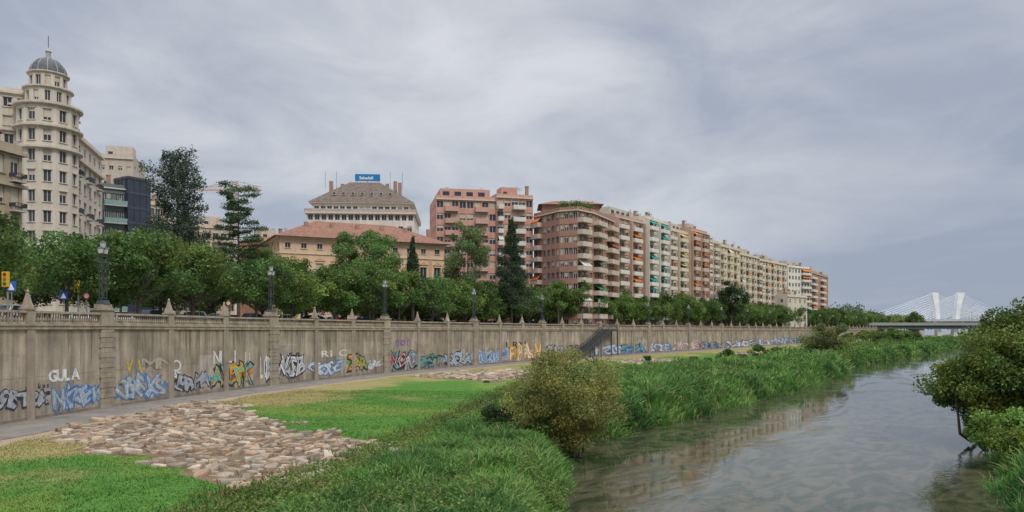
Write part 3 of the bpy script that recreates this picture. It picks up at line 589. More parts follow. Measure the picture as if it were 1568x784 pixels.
# ------------------------------------------------------------------ buildings
def facade(g,fr,a0,a1,z0,z1,nb,nf,ww,wh,sill=.9,rec=.25,sh=.35,wall='walls',skip=None,lintel=False):
    cw=(a1-a0)/nb; fh=(z1-z0)/nf; 
    for j in range(nf):
        for i in range(nb):
            A=a0+i*cw;B=A+cw;Z0=z0+j*fh;Z1=Z0+fh
            if skip and skip(i,j): g.quad(wall,fr.p(A,0,Z0),fr.p(B,0,Z0),fr.p(B,0,Z1),fr.p(A,0,Z1)); continue
            w=min(ww,cw*.86); c0=(A+B)/2-w/2;c1=c0+w; s0=Z0+min(sill,fh*.35); s1=min(s0+wh,Z1-.18)
            q=lambda x0,x1,y0,y1:g.quad(wall,fr.p(x0,0,y0),fr.p(x1,0,y0),fr.p(x1,0,y1),fr.p(x0,0,y1))
            q(A,c0,Z0,Z1);q(c1,B,Z0,Z1);q(c0,c1,Z0,s0);q(c0,c1,s1,Z1)
            for x0,x1,y0,y1 in((c0,c0,s0,s1),(c1,c1,s0,s1)): g.quad(wall,fr.p(x0,0,y0),fr.p(x0,-rec,y0),fr.p(x0,-rec,y1),fr.p(x0,0,y1))
            for yv in(s0,s1): g.quad(wall,fr.p(c0,0,yv),fr.p(c1,0,yv),fr.p(c1,-rec,yv),fr.p(c0,-rec,yv))
            g.quad('window_glass',fr.p(c0,-rec,s0),fr.p(c1,-rec,s0),fr.p(c1,-rec,s1),fr.p(c0,-rec,s1))
            m=(c0+c1)/2; g.box('window_frames',fr,m-.05,m+.05,-rec+.005,-rec+.06,s0,s1); 
            g.box('window_frames',fr,c0,c0+.07,-rec+.005,-rec+.06,s0,s1); g.box('window_frames',fr,c1-.07,c1,-rec+.005,-rec+.06,s0,s1)
            if rng.random()<sh:
                h=(s1-s0)*rng.choice([.3,.5,.75,1.]); g.quad('shutters',fr.p(c0+.02,-rec+.09,s1-h),fr.p(c1-.02,-rec+.09,s1-h),fr.p(c1-.02,-rec+.09,s1-.01),fr.p(c0+.02,-rec+.09,s1-.01))
            if lintel:
                g.box('trim',fr,c0-.15,c1+.15,.003,.15,s0-.16,s0-.02); g.box('trim',fr,c0-.15,c1+.15,.003,.13,s1+.03,s1+.2)
AW={'o':(.55,.17,.05),'t':(.02,.28,.24),'g':(.05,.2,.1),'w':(.6,.58,.52),'y':(.55,.4,.15),'r':(.4,.08,.06)}
def balcony(g,fr,a0,a1,z,dep,style='solid',awn=None,fh=3.):
    g.box('balcony_slabs',fr,a0,a1,.003,dep,z-.12,z+.08)
    if style=='solid':
        g.box('balcony_parapets',fr,a0,a1,dep-.12,dep,z+.08,z+1.0); g.box('balcony_parapets',fr,a0,a0+.1,.01,dep-.12,z+.08,z+1.); g.box('balcony_parapets',fr,a1-.1,a1,.01,dep-.12,z+.08,z+1.)
    else:
        g.box('balcony_rails',fr,a0,a1,dep-.06,dep,z+.95,z+1.02)
        nn=max(int((a1-a0)/.22),3)
        for k in range(nn+1): x=a0+(a1-a0-.04)*k/nn; g.box('balcony_rails',fr,x,x+.04,dep-.05,dep-.01,z+.08,z+.95)
        for x in (a0,a1-.04): g.box('balcony_rails',fr,x,x+.04,.01,dep-.06,z+.5,z+1.0)
    if awn:
        zt=z+fh-.35; drop=.5+.9*rng.random(); g.quad('awning_'+awn,fr.p(a0+.1,.05,zt),fr.p(a1-.1,.05,zt),fr.p(a1-.1,dep+.05,zt-drop),fr.p(a0+.1,dep+.05,zt-drop)); g.quad('awning_'+awn,fr.p(a0+.1,dep+.05,zt-drop),fr.p(a1-.1,dep+.05,zt-drop),fr.p(a1-.1,dep+.05,zt-drop-.25),fr.p(a0+.1,dep+.05,zt-drop-.25))
    if rng.random()<.3 and style=='solid':
        a=a0+.4+(a1-a0-1.)*rng.random(); g.box('balcony_clutter',fr,a,a+.5,dep-.6,dep-.2,z+.1,z+1.25+.4*rng.random())
def bmats(g,wall,over={}):
    d={'window_glass':GLASS,'window_frames':FRAME,'shutters':nmat('roller_shutter',(.52,.45,.36),var=.15,scale=.5),'balcony_slabs':nmat('balcony_slab',(.46,.42,.37),var=.1),
       'balcony_parapets':nmat('white_parapet',(.66,.62,.56),var=.12,scale=.5,streak=.1),'balcony_rails':METAL,'roof':nmat('flat_roof',(.26,.23,.2),var=.2),'parapet':wall,'walls':wall,'fins':wall,'trim':nmat('light_trim',(.60,.53,.43),var=.1,streak=.1),
       'balcony_clutter':nmat('balcony_clutter',(.16,.17,.12),var=.4,scale=.6),
       'rooftop':nmat('rooftop_render',(.54,.46,.37),var=.15),'chimneys':nmat('chimney_brick',(.34,.22,.16),var=.2),'antennas':METAL,'tiles':nmat('roof_tiles',(.235,.115,.075),var=.35,scale=1.5,bump=.5,bscale=5),'slate':nmat('slate_roof',(.15,.115,.09),var=.35,scale=1.2,bump=.4,bscale=6)}
    for k,c in AW.items(): d['awning_'+k]=nmat('awning_'+k,c,var=.1)
    d.update(over); return {k:d[k] for k in g.g}
def sides(fr,D):
    Rt=Fr(fr.xy(fr.L,0),fr.xy(fr.L,-D)); Lf=Fr(fr.xy(0,-D),fr.xy(0,0)); Bk=Fr(fr.xy(fr.L,-D),fr.xy(0,-D)); return Rt,Lf,Bk
def roofstuff(g,fr,D,z,seed,pent=True):
    r=np.random.default_rng(seed)
    for f in (fr,)+sides(fr,D): g.box('parapet',f,0.01,f.L-.01,-.25,.0-.004,z-.05,z+.8)
    if pent:
        for _ in range(max(1,int(fr.L/9))):
            a=1+(fr.L-6)*r.random(); w=3+3*r.random(); a1=min(a+w,fr.L-.6); b=-2-2*r.random(); h=2.4+1.2*r.random(); g.box('rooftop',fr,a,a1,b-4,b,z,z+h)
            g.box('window_glass',fr,a+.5,a+1.5,b,b+.03,z+.8,z+1.9)
    for _ in range(int(fr.L/4)+1):
        a=.8+(fr.L-1.6)*r.random(); b=-1.5-(D-4)*r.random()*.5; h=1.2+1.3*r.random(); g.box('chimneys',fr,a,a+.7,b-.7,b,z,z+h+.9); g.box('chimneys',fr,a-.08,a+.78,b-.78,b+.08,z+h+.9,z+h+1.05)
        if r.random()<.6:
            x=a+1.5; g.tube('antennas',fr.p(x,b,z),fr.p(x,b,z+3.6),.04,n=4); 
            for q in range(3): g.tube('antennas',fr.p(x-.6,b,z+3.0+.25*q),fr.p(x+.6,b,z+3.0+.25*q),.03,n=4)
def apt(name,A,B,D,z0,z1,nf,nb,wall,balc=(),style='solid',awn='',awnp=.3,ww=1.5,wh=1.6,sill=.8,over={},trim=True,seed=0,sh=.4,nside=None,topset=0,blank_left=False,fins=()):
    g=G(); fr=Fr(A,B); fh=(z1-z0)/nf
    facade(g,fr,0,fr.L,z0,z1,nb,nf,ww,wh,sill=sill,sh=sh)
    Rt,Lf,Bk=sides(fr,D)
    ns=nside or max(2,int(D/4))
    facade(g,Rt,0,D,z0,z1,ns,nf,1.2,1.3,sh=sh)
    facade(g,Lf,0,D,z0,z1,ns,nf,1.2,1.3,sh=sh,skip=(lambda i,j:True) if blank_left else None)
    g.quad('walls',Bk.p(0,0,z0),Bk.p(Bk.L,0,z0),Bk.p(Bk.L,0,z1),Bk.p(0,0,z1))
    g.quad('roof',fr.p(0,0,z1),fr.p(fr.L,0,z1),fr.p(fr.L,-D,z1),fr.p(0,-D,z1))
    cw=fr.L/nb
    for (i0,i1,dep) in balc:
        for j in range(1,nf):
            aw=awn[rng.integers(0,len(awn))] if awn and rng.random()<awnp else None
            balcony(g,fr,i0*cw+.25,i1*cw-.25,z0+j*fh,dep,style,aw,fh)
    for k,w_,dp in fins: g.box('fins',fr,max(k*cw-w_/2,0),min(k*cw+w_/2,fr.L),.004,dp,z0,z1-.23)
    if trim: 
        g.box('trim',fr,-.1,fr.L+.1,.003,.35,z1-.22,z1+.04)
    roofstuff(g,fr,D,z1,seed+3)
    if topset:
        g.box('rooftop',fr,1.2,fr.L-1.2,-D+1,-2.2,z1,z1+2.9); 
        for k in range(int(fr.L/3)): g.box('window_glass',fr,1.8+k*2.9,3.4+k*2.9,-2.2,-2.17,z1+.5,z1+2.2) if 3.4+k*2.9<fr.L-1.5 else None
    return g.parts(name,bmats(g,wall,over),(A[0],A[1],z0))
def wm(n,c,**k): return nmat('wall_'+n,c,var=k.pop('var',.10),scale=.25,streak=.16,bump=.1,fine=.05)
rowx=[(942,193),(984,206),(1018,220),(1052,234),(1078,245),(1099,255)]
cols=[('rose',(.52,.34,.26)),('white',(.66,.60,.50)),('cream',(.62,.50,.37)),('brickpink',(.50,.30,.22)),('sand',(.60,.49,.37))]
tops=[37.6,38.9,37.9,39.3,37.4]
pars=[(.68,.62,.54),(.72,.68,.62),(.70,.61,.50),(.58,.45,.37),(.68,.60,.49)]
aws=['ow','t','yr','o','w']; 
for i in range(5):
    A=sv(*rowx[i]);B=sv(*rowx[i+1]); A=(A[0]+.03,A[1]+.03); stg=[0,1.0,.2,1.1,0][i]; f0=Fr(A,B); A=f0.xy(0.02,stg); B=f0.xy(f0.L-.02,stg)
    L_=math.hypot(B[0]-A[0],B[1]-A[1]); nb=max(6,int(L_/2.9)); nb-= nb%3
    if i in (0,2,4): bal=[(k,k+2,1.6) for k in range(0,nb,3)]
    else: bal=[(k+.0,k+1.0,1.2) if (k//1)%3==1 else (k,k+2,1.7) for k in range(0,nb-1,3)]
    fins=[(k,.5,1.0) for k in range(0,nb+1,3)]
    apt('apartment_building',A,B,16,7.9,tops[i],10,nb,wm(*cols[i]),bal,'solid',aws[i],.5 if i==1 else .28,ww=1.9,wh=2.0,sill=.3,seed=i,topset=(i in(0,2,4)),fins=fins,over={'balcony_parapets':nmat('parapet_%d'%i,pars[i],var=.12,scale=.5,streak=.15)})
rowx=[(1103,262),(1133,280),(1163,299),(1205,325)]; cols=[('lemon',(.64,.53,.35)),('pale',(.62,.52,.39)),('offwhite',(.62,.53,.41))]; tops=[37.4,36.2,35.6]
for i in range(3):
    A=sv(*rowx[i]);B=sv(*rowx[i+1]); A=(A[0]+.03,A[1]+.03); L_=math.hypot(B[0]-A[0],B[1]-A[1]); nb=max(4,int(L_/3.3))
    apt('apartment_building',A,B,16,7.7,tops[i],10,nb,wm(*cols[i]),[(k,k+1,1.2) for k in range(0,nb,2)],'solid','wo',.15,ww=1.7,wh=1.7,sill=.6,seed=10+i,over={'balcony_parapets':nmat('parapet_c',(.68,.59,.46),var=.12,scale=.5,streak=.15)})
apt('apartment_building',sv(1207,332),sv(1240,344),22,7.5,35.6,9,7,wm('white2',(.72,.68,.59)),[(4,7,1.2)],'solid','o',.15,seed=14,sh=.2)
apt('brick_apartment_building',sv(1242,350),sv(1268,388),16,7.5,34.5,9,8,wm('brick2',(.44,.25,.18)),[(0,2,1.2),(4,6,1.2)],'solid','o',.25,seed=15)
apt('townhouse',sv(1206,306),sv(1236,322),10,7.8,21.5,4,4,wm('white3',(.62,.54,.44)),(),seed=16)
P1=wm('pinkbrick',(.58,.32,.25)); 
apt('pink_apartment_building',sv(668,178),sv(760,181),16,8.2,hz(306,180),11,8,P1,[(1,3,1.0),(5,7,1.0)],'solid','w',.1,ww=2.1,wh=1.5,sill=.8,seed=20,topset=1,over={'balcony_parapets':P1,'rooftop':P1},sh=.6)
apt('pink_apartment_building',sv(760.6,180.2),sv(816,183),16,8.2,hz(303,182),11,5,P1,[(0,1,1.0),(2,4,1.2)],'solid','w',.1,ww=2.1,wh=1.5,sill=.8,seed=21,over={'rooftop':P1},sh=.6)
P2=wm('brownbrick',(.40,.22,.16)); g=G(); zt_=hz(321,172); z0=8.2; nf=10; fh=(zt_-z0)/nf
cor=[sv(817.5,184),sv(857,174),sv(884,172),sv(908,177),sv(940,192)]
bays=[6,4,4,6]
for i in range(4):
    fr=Fr(cor[i],cor[i+1]); facade(g,fr,0,fr.L,z0,zt_,bays[i],nf,1.25,1.5,sill=.9,sh=.5); cw=fr.L/bays[i]
    g.box('trim',fr,.0,fr.L,.003,.4,zt_-.2,zt_+.05); g.box('parapet',fr,0,fr.L,-.25,-.004,zt_-.05,zt_+.9)
    for j in range(1,nf):
        z=z0+j*fh; ch=rng.random
        if i==0: balcony(g,fr,.2*cw,2*cw,z,1.3,'solid','o' if ch()<.35 else None,fh)
        if i==2: balcony(g,fr,.1,fr.L*.6,z,1.6,'solid','w' if ch()<.15 else None,fh)
        if i==3: balcony(g,fr,.1,2.4*cw,z,1.6,'solid','g' if ch()<.12 else None,fh); balcony(g,fr,3.8*cw,6*cw,z,1.5,'solid','o' if ch()<.2 else None,fh)
bk=[(cor[4][0]-14,cor[4][1]+10),(cor[0][0]+4,cor[0][1]+20)]
for a,b in ((cor[4],bk[0]),(bk[0],bk[1]),(bk[1],cor[0])): g.quad('walls',(*a,z0),(*b,z0),(*b,zt_),(*a,zt_))
g.add('roof',[(*c,zt_) for c in cor+bk],[tuple(range(7))])
cc=(sum(c[0] for c in cor)/5,sum(c[1] for c in cor)/5+6); frc=Fr((cc[0]-8,cc[1]-3),(cc[0]+6,cc[1]-3)); g.box('rooftop',frc,0,14,-9,0,zt_,zt_+2.9)
g.hexa('tiles',[frc.p(-1,1,zt_+2.9),frc.p(15,1,zt_+2.9),frc.p(15,-10,zt_+2.9),frc.p(-1,-10,zt_+2.9),frc.p(3,-3,zt_+4.3),frc.p(11,-3,zt_+4.3),frc.p(11,-6,zt_+4.3),frc.p(3,-6,zt_+4.3)])
g.parts('brown_brick_apartment_building',bmats(g,P2,{'rooftop':P2,'balcony_parapets':nmat('parapet_b',(.60,.48,.39),var=.12,scale=.5,streak=.15)}),(*cor[0],z0))
r=np.random.default_rng(3); C=[];T=[]
for i in (1,2):
    fr=Fr(cor[i],cor[i+1])
    for _ in range(26):
        c=np.array(fr.p(fr.L*r.random(),-.8,zt_+.9+.6*r.random())); C.append(c+r.normal(0,.45,(40,3))); T.append(np.tile([.05,.1,.03],(40,1))*(.7+.6*r.random((40,1))))
V=leaf_quads(np.concatenate(C),.35,.6,r); obj('roof_garden_plants',quads_mesh('roofplants',V,np.arange(len(V)).reshape(-1,4),[LEAF],tint=np.concatenate(T)))
# --- government building
PC=wm('creamrender',(.68,.48,.32),var=.06); fr=Fr(sv(428,150),sv(680,166)); D=30; z0=8.4; z1=27.0; g=G()
def ga(fr,nb):
    facade(g,fr,0,fr.L,z0,18.0,nb,2,1.5,2.6,sill=1.2,lintel=True,sh=.3); facade(g,fr,0,fr.L,18.3,23.8,nb,1,1.5,2.6,sill=1.1,lintel=True,sh=.3); facade(g,fr,0,fr.L,24.1,z1,nb,1,1.1,1.0,sill=.9,sh=.2,lintel=True)
    g.box('trim',fr,-.1,fr.L+.1,-.1,.25,18.0,18.3); g.box('trim',fr,-.1,fr.L+.1,-.1,.2,23.8,24.1); g.box('trim',fr,-.4,fr.L+.4,-.1,.55,z1-.02,z1+.25)
    cw=fr.L/nb
    for i in range(nb):
        c=(i+.5)*cw; a=[fr.p(c-1.1,.2,22.5),fr.p(c+1.1,.2,22.5),fr.p(c,.2,23.3)]; b=[fr.p(c-1.1,.01,22.5),fr.p(c+1.1,.01,22.5),fr.p(c,.01,23.3)]
        g.add('stone_bands',a+b,[(0,1,2),(0,1,4,3),(1,2,5,4),(2,0,3,5)])
        if i<nb-1 and i%3==0: g.box('stone_bands',fr,(i+1)*cw-.3,(i+1)*cw+.3,.003,.1,z0,23.8)
Rt,Lf,Bk=sides(fr,D); ga(fr,11); ga(Rt,8); ga(Lf,8); g.quad('walls',Bk.p(0,0,z0),Bk.p(Bk.L,0,z0),Bk.p(Bk.L,0,z1),Bk.p(0,0,z1))
o_=1.3; zr=32.0; hw=9
g.hexa('tiles',[fr.p(-o_,o_,z1+.25),fr.p(fr.L+o_,o_,z1+.25),fr.p(fr.L+o_,-D-o_,z1+.25),fr.p(-o_,-D-o_,z1+.25),fr.p(hw,-hw,zr),fr.p(fr.L-hw,-hw,zr),fr.p(fr.L-hw,-D+hw,zr),fr.p(hw,-D+hw,zr)])
for k in range(6): g.box('chimneys',fr,6+k*5.5,6.8+k*5.5,-6,-5.2,z1+1.5,z1+4.2)
g.parts('government_building',bmats(g,PC,{'stone_bands':nmat('orange_stone',(.58,.34,.20),var=.1),'trim':nmat('cream_trim',(.66,.51,.36),var=.08)}),fr.p(0,0,z0))
# --- hip roofed block behind
fr=Fr(sv(470,205),sv(634,207)); g=G(); WH=wm('penthouse_white',(.70,.65,.57)); zw=hz(327,205); z1=hz(309,205)
facade(g,fr,0,fr.L,8.4,hz(338,205),12,8,1.3,1.5); facade(g,fr,.02,fr.L-.02,hz(338,205),zw,16,1,1.3,1.6,sill=.3,sh=.1)
Rt,Lf,Bk=sides(fr,24)
for f in (Rt,Lf): facade(g,f,0,24,8.4,zw,6,9,1.2,1.4)
g.quad('walls',Bk.p(0,0,8.4),Bk.p(Bk.L,0,8.4),Bk.p(Bk.L,0,zw),Bk.p(0,0,zw)); g.box('trim',fr,-.6,fr.L+.6,-24.5,.8,zw,zw+.5)
for f in (fr,Rt,Lf):
    g.box('terrace_rail',f,-.5,f.L+.5,.6,.7,zw+.5,zw+1.35)
f2=Fr(fr.xy(1.4,-1.8),fr.xy(fr.L-1.4,-1.8)); facade(g,f2,0,f2.L,zw+.5,z1,15,1,1.3,1.6,sill=.3,sh=.1); 
for f in sides(f2,20): g.quad('walls',f.p(0,0,zw),f.p(f.L,0,zw),f.p(f.L,0,z1),f.p(0,0,z1))
g.box('trim',fr,.2,fr.L-.2,-23.2,-.9,z1,z1+.25)
zr=hz(279,215); rl=9
g.hexa('slate',[f2.p(-1.3,1.0,z1+.25),f2.p(f2.L+1.3,1.0,z1+.25),f2.p(f2.L+1.3,-21,z1+.25),f2.p(-1.3,-21,z1+.25),f2.p(rl,-7.5,zr),f2.p(f2.L-rl,-7.5,zr),f2.p(f2.L-rl,-12.5,zr),f2.p(rl,-12.5,zr)])
for k in range(7):
    a=5+k*2.6; t=.33; zz=z1+.25+(zr-z1)*t; b=1-8.5*t; g.box('dormers',f2,a,a+.9,b-1.2,b+.35,zz-.1,zz+.75); g.box('window_glass',f2,a+.12,a+.78,b+.355,b+.36,zz+.05,zz+.65)
for a,b,h in ((3.6,-4,1.6),(6.2,-8,1.6),(f2.L-5,-6,2.2),(f2.L-3.5,-3.5,1.3),(f2.L-7.5,-8,1.8),(11,-9,1.8)): g.box('chimneys',f2,a,a+1,b-1,b,z1+1,zr-2+h)
f3=Fr(f2.xy(10.3,-8),f2.xy(17.5,-8)); g.box('sign_board',f3,0,7.2,-.3,0,zr+.5,zr+2.5)
for a in (.5,3.5,6.5): g.box('sign_posts',f3,a,a+.12,-.25,-.1,zr-.3,zr+.5)
vs,fs=text_polys('Sabadell',1.25,.02); g.add('sign_lettering',[f3.p(1.2+v[0],.02,zr+1.0+v[1]) for v in vs],fs)
for a in (2,5.2,f2.L-6,f2.L-2.5): g.tube('antennas',f2.p(a,-7,zr-2),f2.p(a,-7,zr+3.0),.05,n=4)
g.parts('hip_roofed_office_building',bmats(g,WH,{'dormers':nmat('dormer',(.45,.42,.38)),'sign_board':nmat('sign_blue',(.02,.19,.42),var=.04,rough=.4),'sign_posts':METAL,'sign_lettering':nmat('sign_white',(.8,.8,.8),var=.02),'terrace_rail':nmat('terrace_rail',(.42,.38,.33))}),fr.p(0,0,8.4))
# --- domed tower building
CW=wm('towerstone',(.60,.53,.43),var=.10); g=G()
c0=sv(74,123); R_=4.5
fl=Fr(sv(-60,117),sv(44,121.5)); facade(g,fl,0,fl.L,8.5,40.6,5,10,1.3,1.8,lintel=True,sh=.4); 
frr=Fr(sv(109,124),sv(156,144)); zR=41.2
facade(g,frr,0,frr.L,8.5,38,6,9,1.25,1.8,lintel=True,sh=.4); facade(g,frr,0,frr.L*.99,38,zR,6,1,1.0,1.5,sh=.3)
for f in (fl,frr):
    g.box('trim',f,-.2,f.L+.2,.003,.6,37.4,37.8); g.box('trim',f,0,f.L,.003,.3,21,21.25); g.box('trim',f,0,f.L,.003,.25,14,14.3)
g.box('trim',frr,-.2,frr.L+.3,-.3,.5,zR,zR+.35); g.box('parapet',frr,0,frr.L,-.3,-.01,zR+.35,zR+1.2)
g.box('trim',fl,-.2,fl.L+.2,-.3,.5,40.6,41)
fu=Fr(fl.xy(1,-1.5),fl.xy(fl.L,-1.5)); facade(g,fu,0,fu.L,41,47.0,4,2,1.2,1.5,lintel=True); g.box('trim',fu,-.2,fu.L+.1,-12,.45,47,47.35); g.box('parapet',fu,0,fu.L,-11,-.02,47.35,48)
fv=Fr(frr.xy(0,-1.2),frr.xy(frr.L*.45,-1.2)); facade(g,fv,0,fv.L,zR,45.2,3,1,1.,1.5); g.box('trim',fv,-.2,fv.L+.2,-8,.35,45.2,45.5); g.quad('walls',fv.p(fv.L,0,zR),fv.p(fv.L,-8,zR),fv.p(fv.L,-8,45.2),fv.p(fv.L,0,45.2))
pts=[fl.xy(0,0),fl.xy(fl.L,0),frr.xy(0,0),frr.xy(frr.L,0),frr.xy(frr.L,-16),(fl.xy(0,-30)[0],fl.xy(0,-30)[1])]
g.add('roof',[(*q,40.55) for q in pts],[tuple(range(6))])
for a,b in ((3,4),(4,5),(5,0)): g.quad('walls',(*pts[a],8.5),(*pts[b],8.5),(*pts[b],40.6),(*pts[a],40.6))
def ring(c,R,z0,z1,nf,n,ww,wh,sill=.9,lintel=False):
    for k in range(n):
        a=2*math.pi*k/n-math.pi/2-math.pi/n; b=a+2*math.pi/n; A=(c[0]+R*math.cos(a),c[1]+R*math.sin(a));B=(c[0]+R*math.cos(b),c[1]+R*math.sin(b))
        facade(g,Fr(A,B),0,Fr(A,B).L,z0,z1,1,nf,ww,wh,sill=sill,lintel=lintel,sh=.3)
ring(c0,R_,8.5,44.5,11,12,1.1,1.8,lintel=True)
def rtrim(R,z,h,pr): g.rev('trim',c0,[(R-.2,z),(R+pr,z+h*.4),(R+pr,z+h),(R-.2,z+h+.01)],24)
for z in (21,37.4,40.9,44.5): rtrim(R_,z,.5,.55)
g.rev('roof',c0,[(R_,44.9),(.1,44.9)],24)
ring(c0,3.35,44.9,47.6,1,12,.8,1.6,.7)
rtrim(3.35,47.6,.35,.35)
ring(c0,2.8,47.9,50.2,1,12,.85,1.6,.3); rtrim(2.8,50.2,.3,.3)
dz=50.4; R2=2.75
g.rev('dome',c0,[(R2*math.cos(t),dz+R2*1.05*math.sin(t)) for t in np.linspace(0,1.45,9)],24)
for k in range(12):
    a=2*math.pi*k/12; pr=[(c0[0]+R2*1.0*math.cos(t)*math.cos(a),c0[1]+R2*1.0*math.cos(t)*math.sin(a),dz+R2*1.05*math.sin(t)) for t in np.linspace(0,1.45,8)]
    for q in range(7): g.tube('dome_ribs',pr[q],pr[q+1],.07,n=4)
g.rev('lantern',c0,[(.55,dz+2.75),(.5,dz+3.0),(.36,dz+3.05),(.36,dz+3.9),(.5,dz+3.95),(.3,dz+4.3),(.05,dz+4.7)],10); g.tube('finial',(c0[0],c0[1],dz+4.6),(c0[0],c0[1],dz+6.6),.06)
for j in range(2,9,2):
    for i in (1,3,5): balcony(g,frr,i*frr.L/6-1,i*frr.L/6+1,8.5+j*29.5/9,.9,'rail')
g.parts('domed_corner_building',bmats(g,CW,{'dome':nmat('dome_slate',(.10,.105,.11),rough=.6,var=.3,scale=2),'dome_ribs':nmat('dome_rib',(.36,.34,.3)),'lantern':nmat('dome_rib',(.36,.34,.3)),'finial':METAL,'trim':nmat('tower_trim',(.57,.50,.40),streak=.2)}),(*c0,8.5))
# --- left darker stone building
SB=wm('brownstone',(.41,.325,.225)); g=G(); fr=Fr(sv(-90,86),sv(34,97)); zt=hz(236,97)
facade(g,fr,0,fr.L,8.6,zt,5,6,1.3,2.2,lintel=True); Rt,Lf,Bk=sides(fr,14); facade(g,Rt,0,14,8.6,zt,4,6,1.2,2.2,lintel=True)
g.quad('walls',Lf.p(0,0,8.6),Lf.p(Lf.L,0,8.6),Lf.p(Lf.L,0,zt),Lf.p(0,0,zt)); g.quad('walls',Bk.p(0,0,8.6),Bk.p(Bk.L,0,8.6),Bk.p(Bk.L,0,zt),Bk.p(0,0,zt))
for f in (fr,Rt):
    for z in (zt,zt-4.2,16): g.box('trim',f,-.3,f.L+.5,.003,.5,z-.35,z+.05)
for j in (3,4,5): 
    z=8.6+j*(zt-8.6)/6; balcony(g,fr,fr.L*.82,fr.L-.2,z,1.,'rail'); balcony(g,fr,fr.L*.42,fr.L*.58,z,1.,'rail')
g.quad('roof',fr.p(0,0,zt),fr.p(fr.L,0,zt),fr.p(fr.L,-14,zt),fr.p(0,-14,zt)); g.box('parapet',fr,0,fr.L,-.3,-.01,zt,zt+1)
cx_=fr.xy(fr.L-3.6,-2.5); g.rev('tiles',cx_,[(2.0,zt),(2.0,zt+2.2),(2.3,zt+2.3),(1.2,zt+4.),(.1,zt+4.8)],8)
g.parts('stone_corner_building',bmats(g,SB,{'trim':nmat('brown_trim',(.42,.34,.25))}),fr.p(0,0,8.6))
# --- blocks behind
apt('beige_tower_block',sv(150,168),sv(204,170),14,8.5,hz(240,168),11,4,wm('beigeblank',(.52,.45,.36)),(),seed=31,sh=.9,blank_left=True,ww=.9,wh=.9)
apt('balcony_office_block',sv(157,150),sv(196,153),12,8.5,hz(286,150),8,6,wm('tealgrey',(.14,.18,.18)),[(0,6,1.0)],'solid','',0,ww=1.8,wh=2.2,sill=.3,seed=32,over={'balcony_parapets':nmat('teal_panel',(.20,.32,.31))},sh=.2)
g=G(); fr=Fr(sv(196,152),sv(230,156)); zt=hz(276,154); DG=nmat('dark_glass',(.03,.04,.06),rough=.15,var=.3,scale=.3,spec=.6)
g.box('glass_body',fr,0,fr.L,-14,0,8.5,zt)
for f in (fr,)+sides(fr,14)[:2]:
    for k in range(int(f.L/1.3)+1): g.box('mullions',f,min(k*1.3,f.L-.1),min(k*1.3,f.L-.1)+.1,.003,.12,8.5,zt)
    for k in range(10): z=8.5+(zt-8.5)*k/10; g.box('spandrels',f,0,f.L,.003,.08,z,z+.5)
g.box('roof_edge',fr,-.1,fr.L+.1,-14.1,.15,zt,zt+.5)
g.parts('dark_glass_office_building',{'glass_body':DG,'mullions':METAL,'spandrels':nmat('spandrel',(.06,.075,.10)),'roof_edge':METAL},fr.p(0,0,8.5))
apt('low_apartment_block',sv(229,186),sv(262,190),14,8.5,hz(314,188),9,4,wm('beige4',(.54,.46,.36)),(),seed=33)
apt('low_apartment_block',sv(262,196),sv(360,205),14,8.5,hz(347,200),7,8,wm('beige5',(.58,.49,.37)),[(1,3,1.),(5,7,1.)],'rail','',0,seed=34)
apt('orange_rendered_house',sv(404,172),sv(440,176),14,8.5,hz(368,172),5,4,wm('orange',(.5,.27,.15)),(),seed=35)
# crane
g=G(); x0,y0=sv(359,300); zj=hz(291,300); hh=1.0
for sx in(-hh,hh):
    for sy in(-hh,hh): g.tube('mast',(x0+sx,y0+sy,8.5),(x0+sx,y0+sy,hz(277,300)),.16,n=4)
z=8.5
while z<zj: g.tube('mast',(x0-hh,y0-hh,z),(x0+hh,y0-hh,z+2.4),.1,n=4); g.tube('mast',(x0+hh,y0-hh,z+2.4),(x0-hh,y0-hh,z+4.8),.1,n=4); z+=4.8
xa=sv(298,300)[0]; xb=sv(400,300)[0]
for dz_,dy in ((0,-.6),(0,.6),(1.4,0)): g.tube('jib',(xa,y0+dy,zj+dz_),(xb,y0+dy,zj+dz_),.12,n=4)
x=xa
while x<xb-1.5: g.tube('jib',(x,y0-.6,zj),(x+1,y0,zj+1.4),.08,n=4); g.tube('jib',(x+1,y0,zj+1.4),(x+2,y0-.6,zj),.08,n=4); x+=2
g.tube('ties',(x0,y0,hz(277,300)),(xa+5,y0,zj+1.4),.07,n=4); g.tube('ties',(x0,y0,hz(277,300)),(xb-1,y0,zj+1.4),.07,n=4)
g.box('counterweight',ID,xb-3,xb-1,-y0-.8,-y0+.8,zj-2,zj)
CR=nmat('crane_paint',(.55,.28,.10),var=.1); g.parts('tower_crane',{'mast':CR,'jib':CR,'ties':METAL,'counterweight':nmat('weight',(.3,.3,.3))},(x0,y0,8.5))

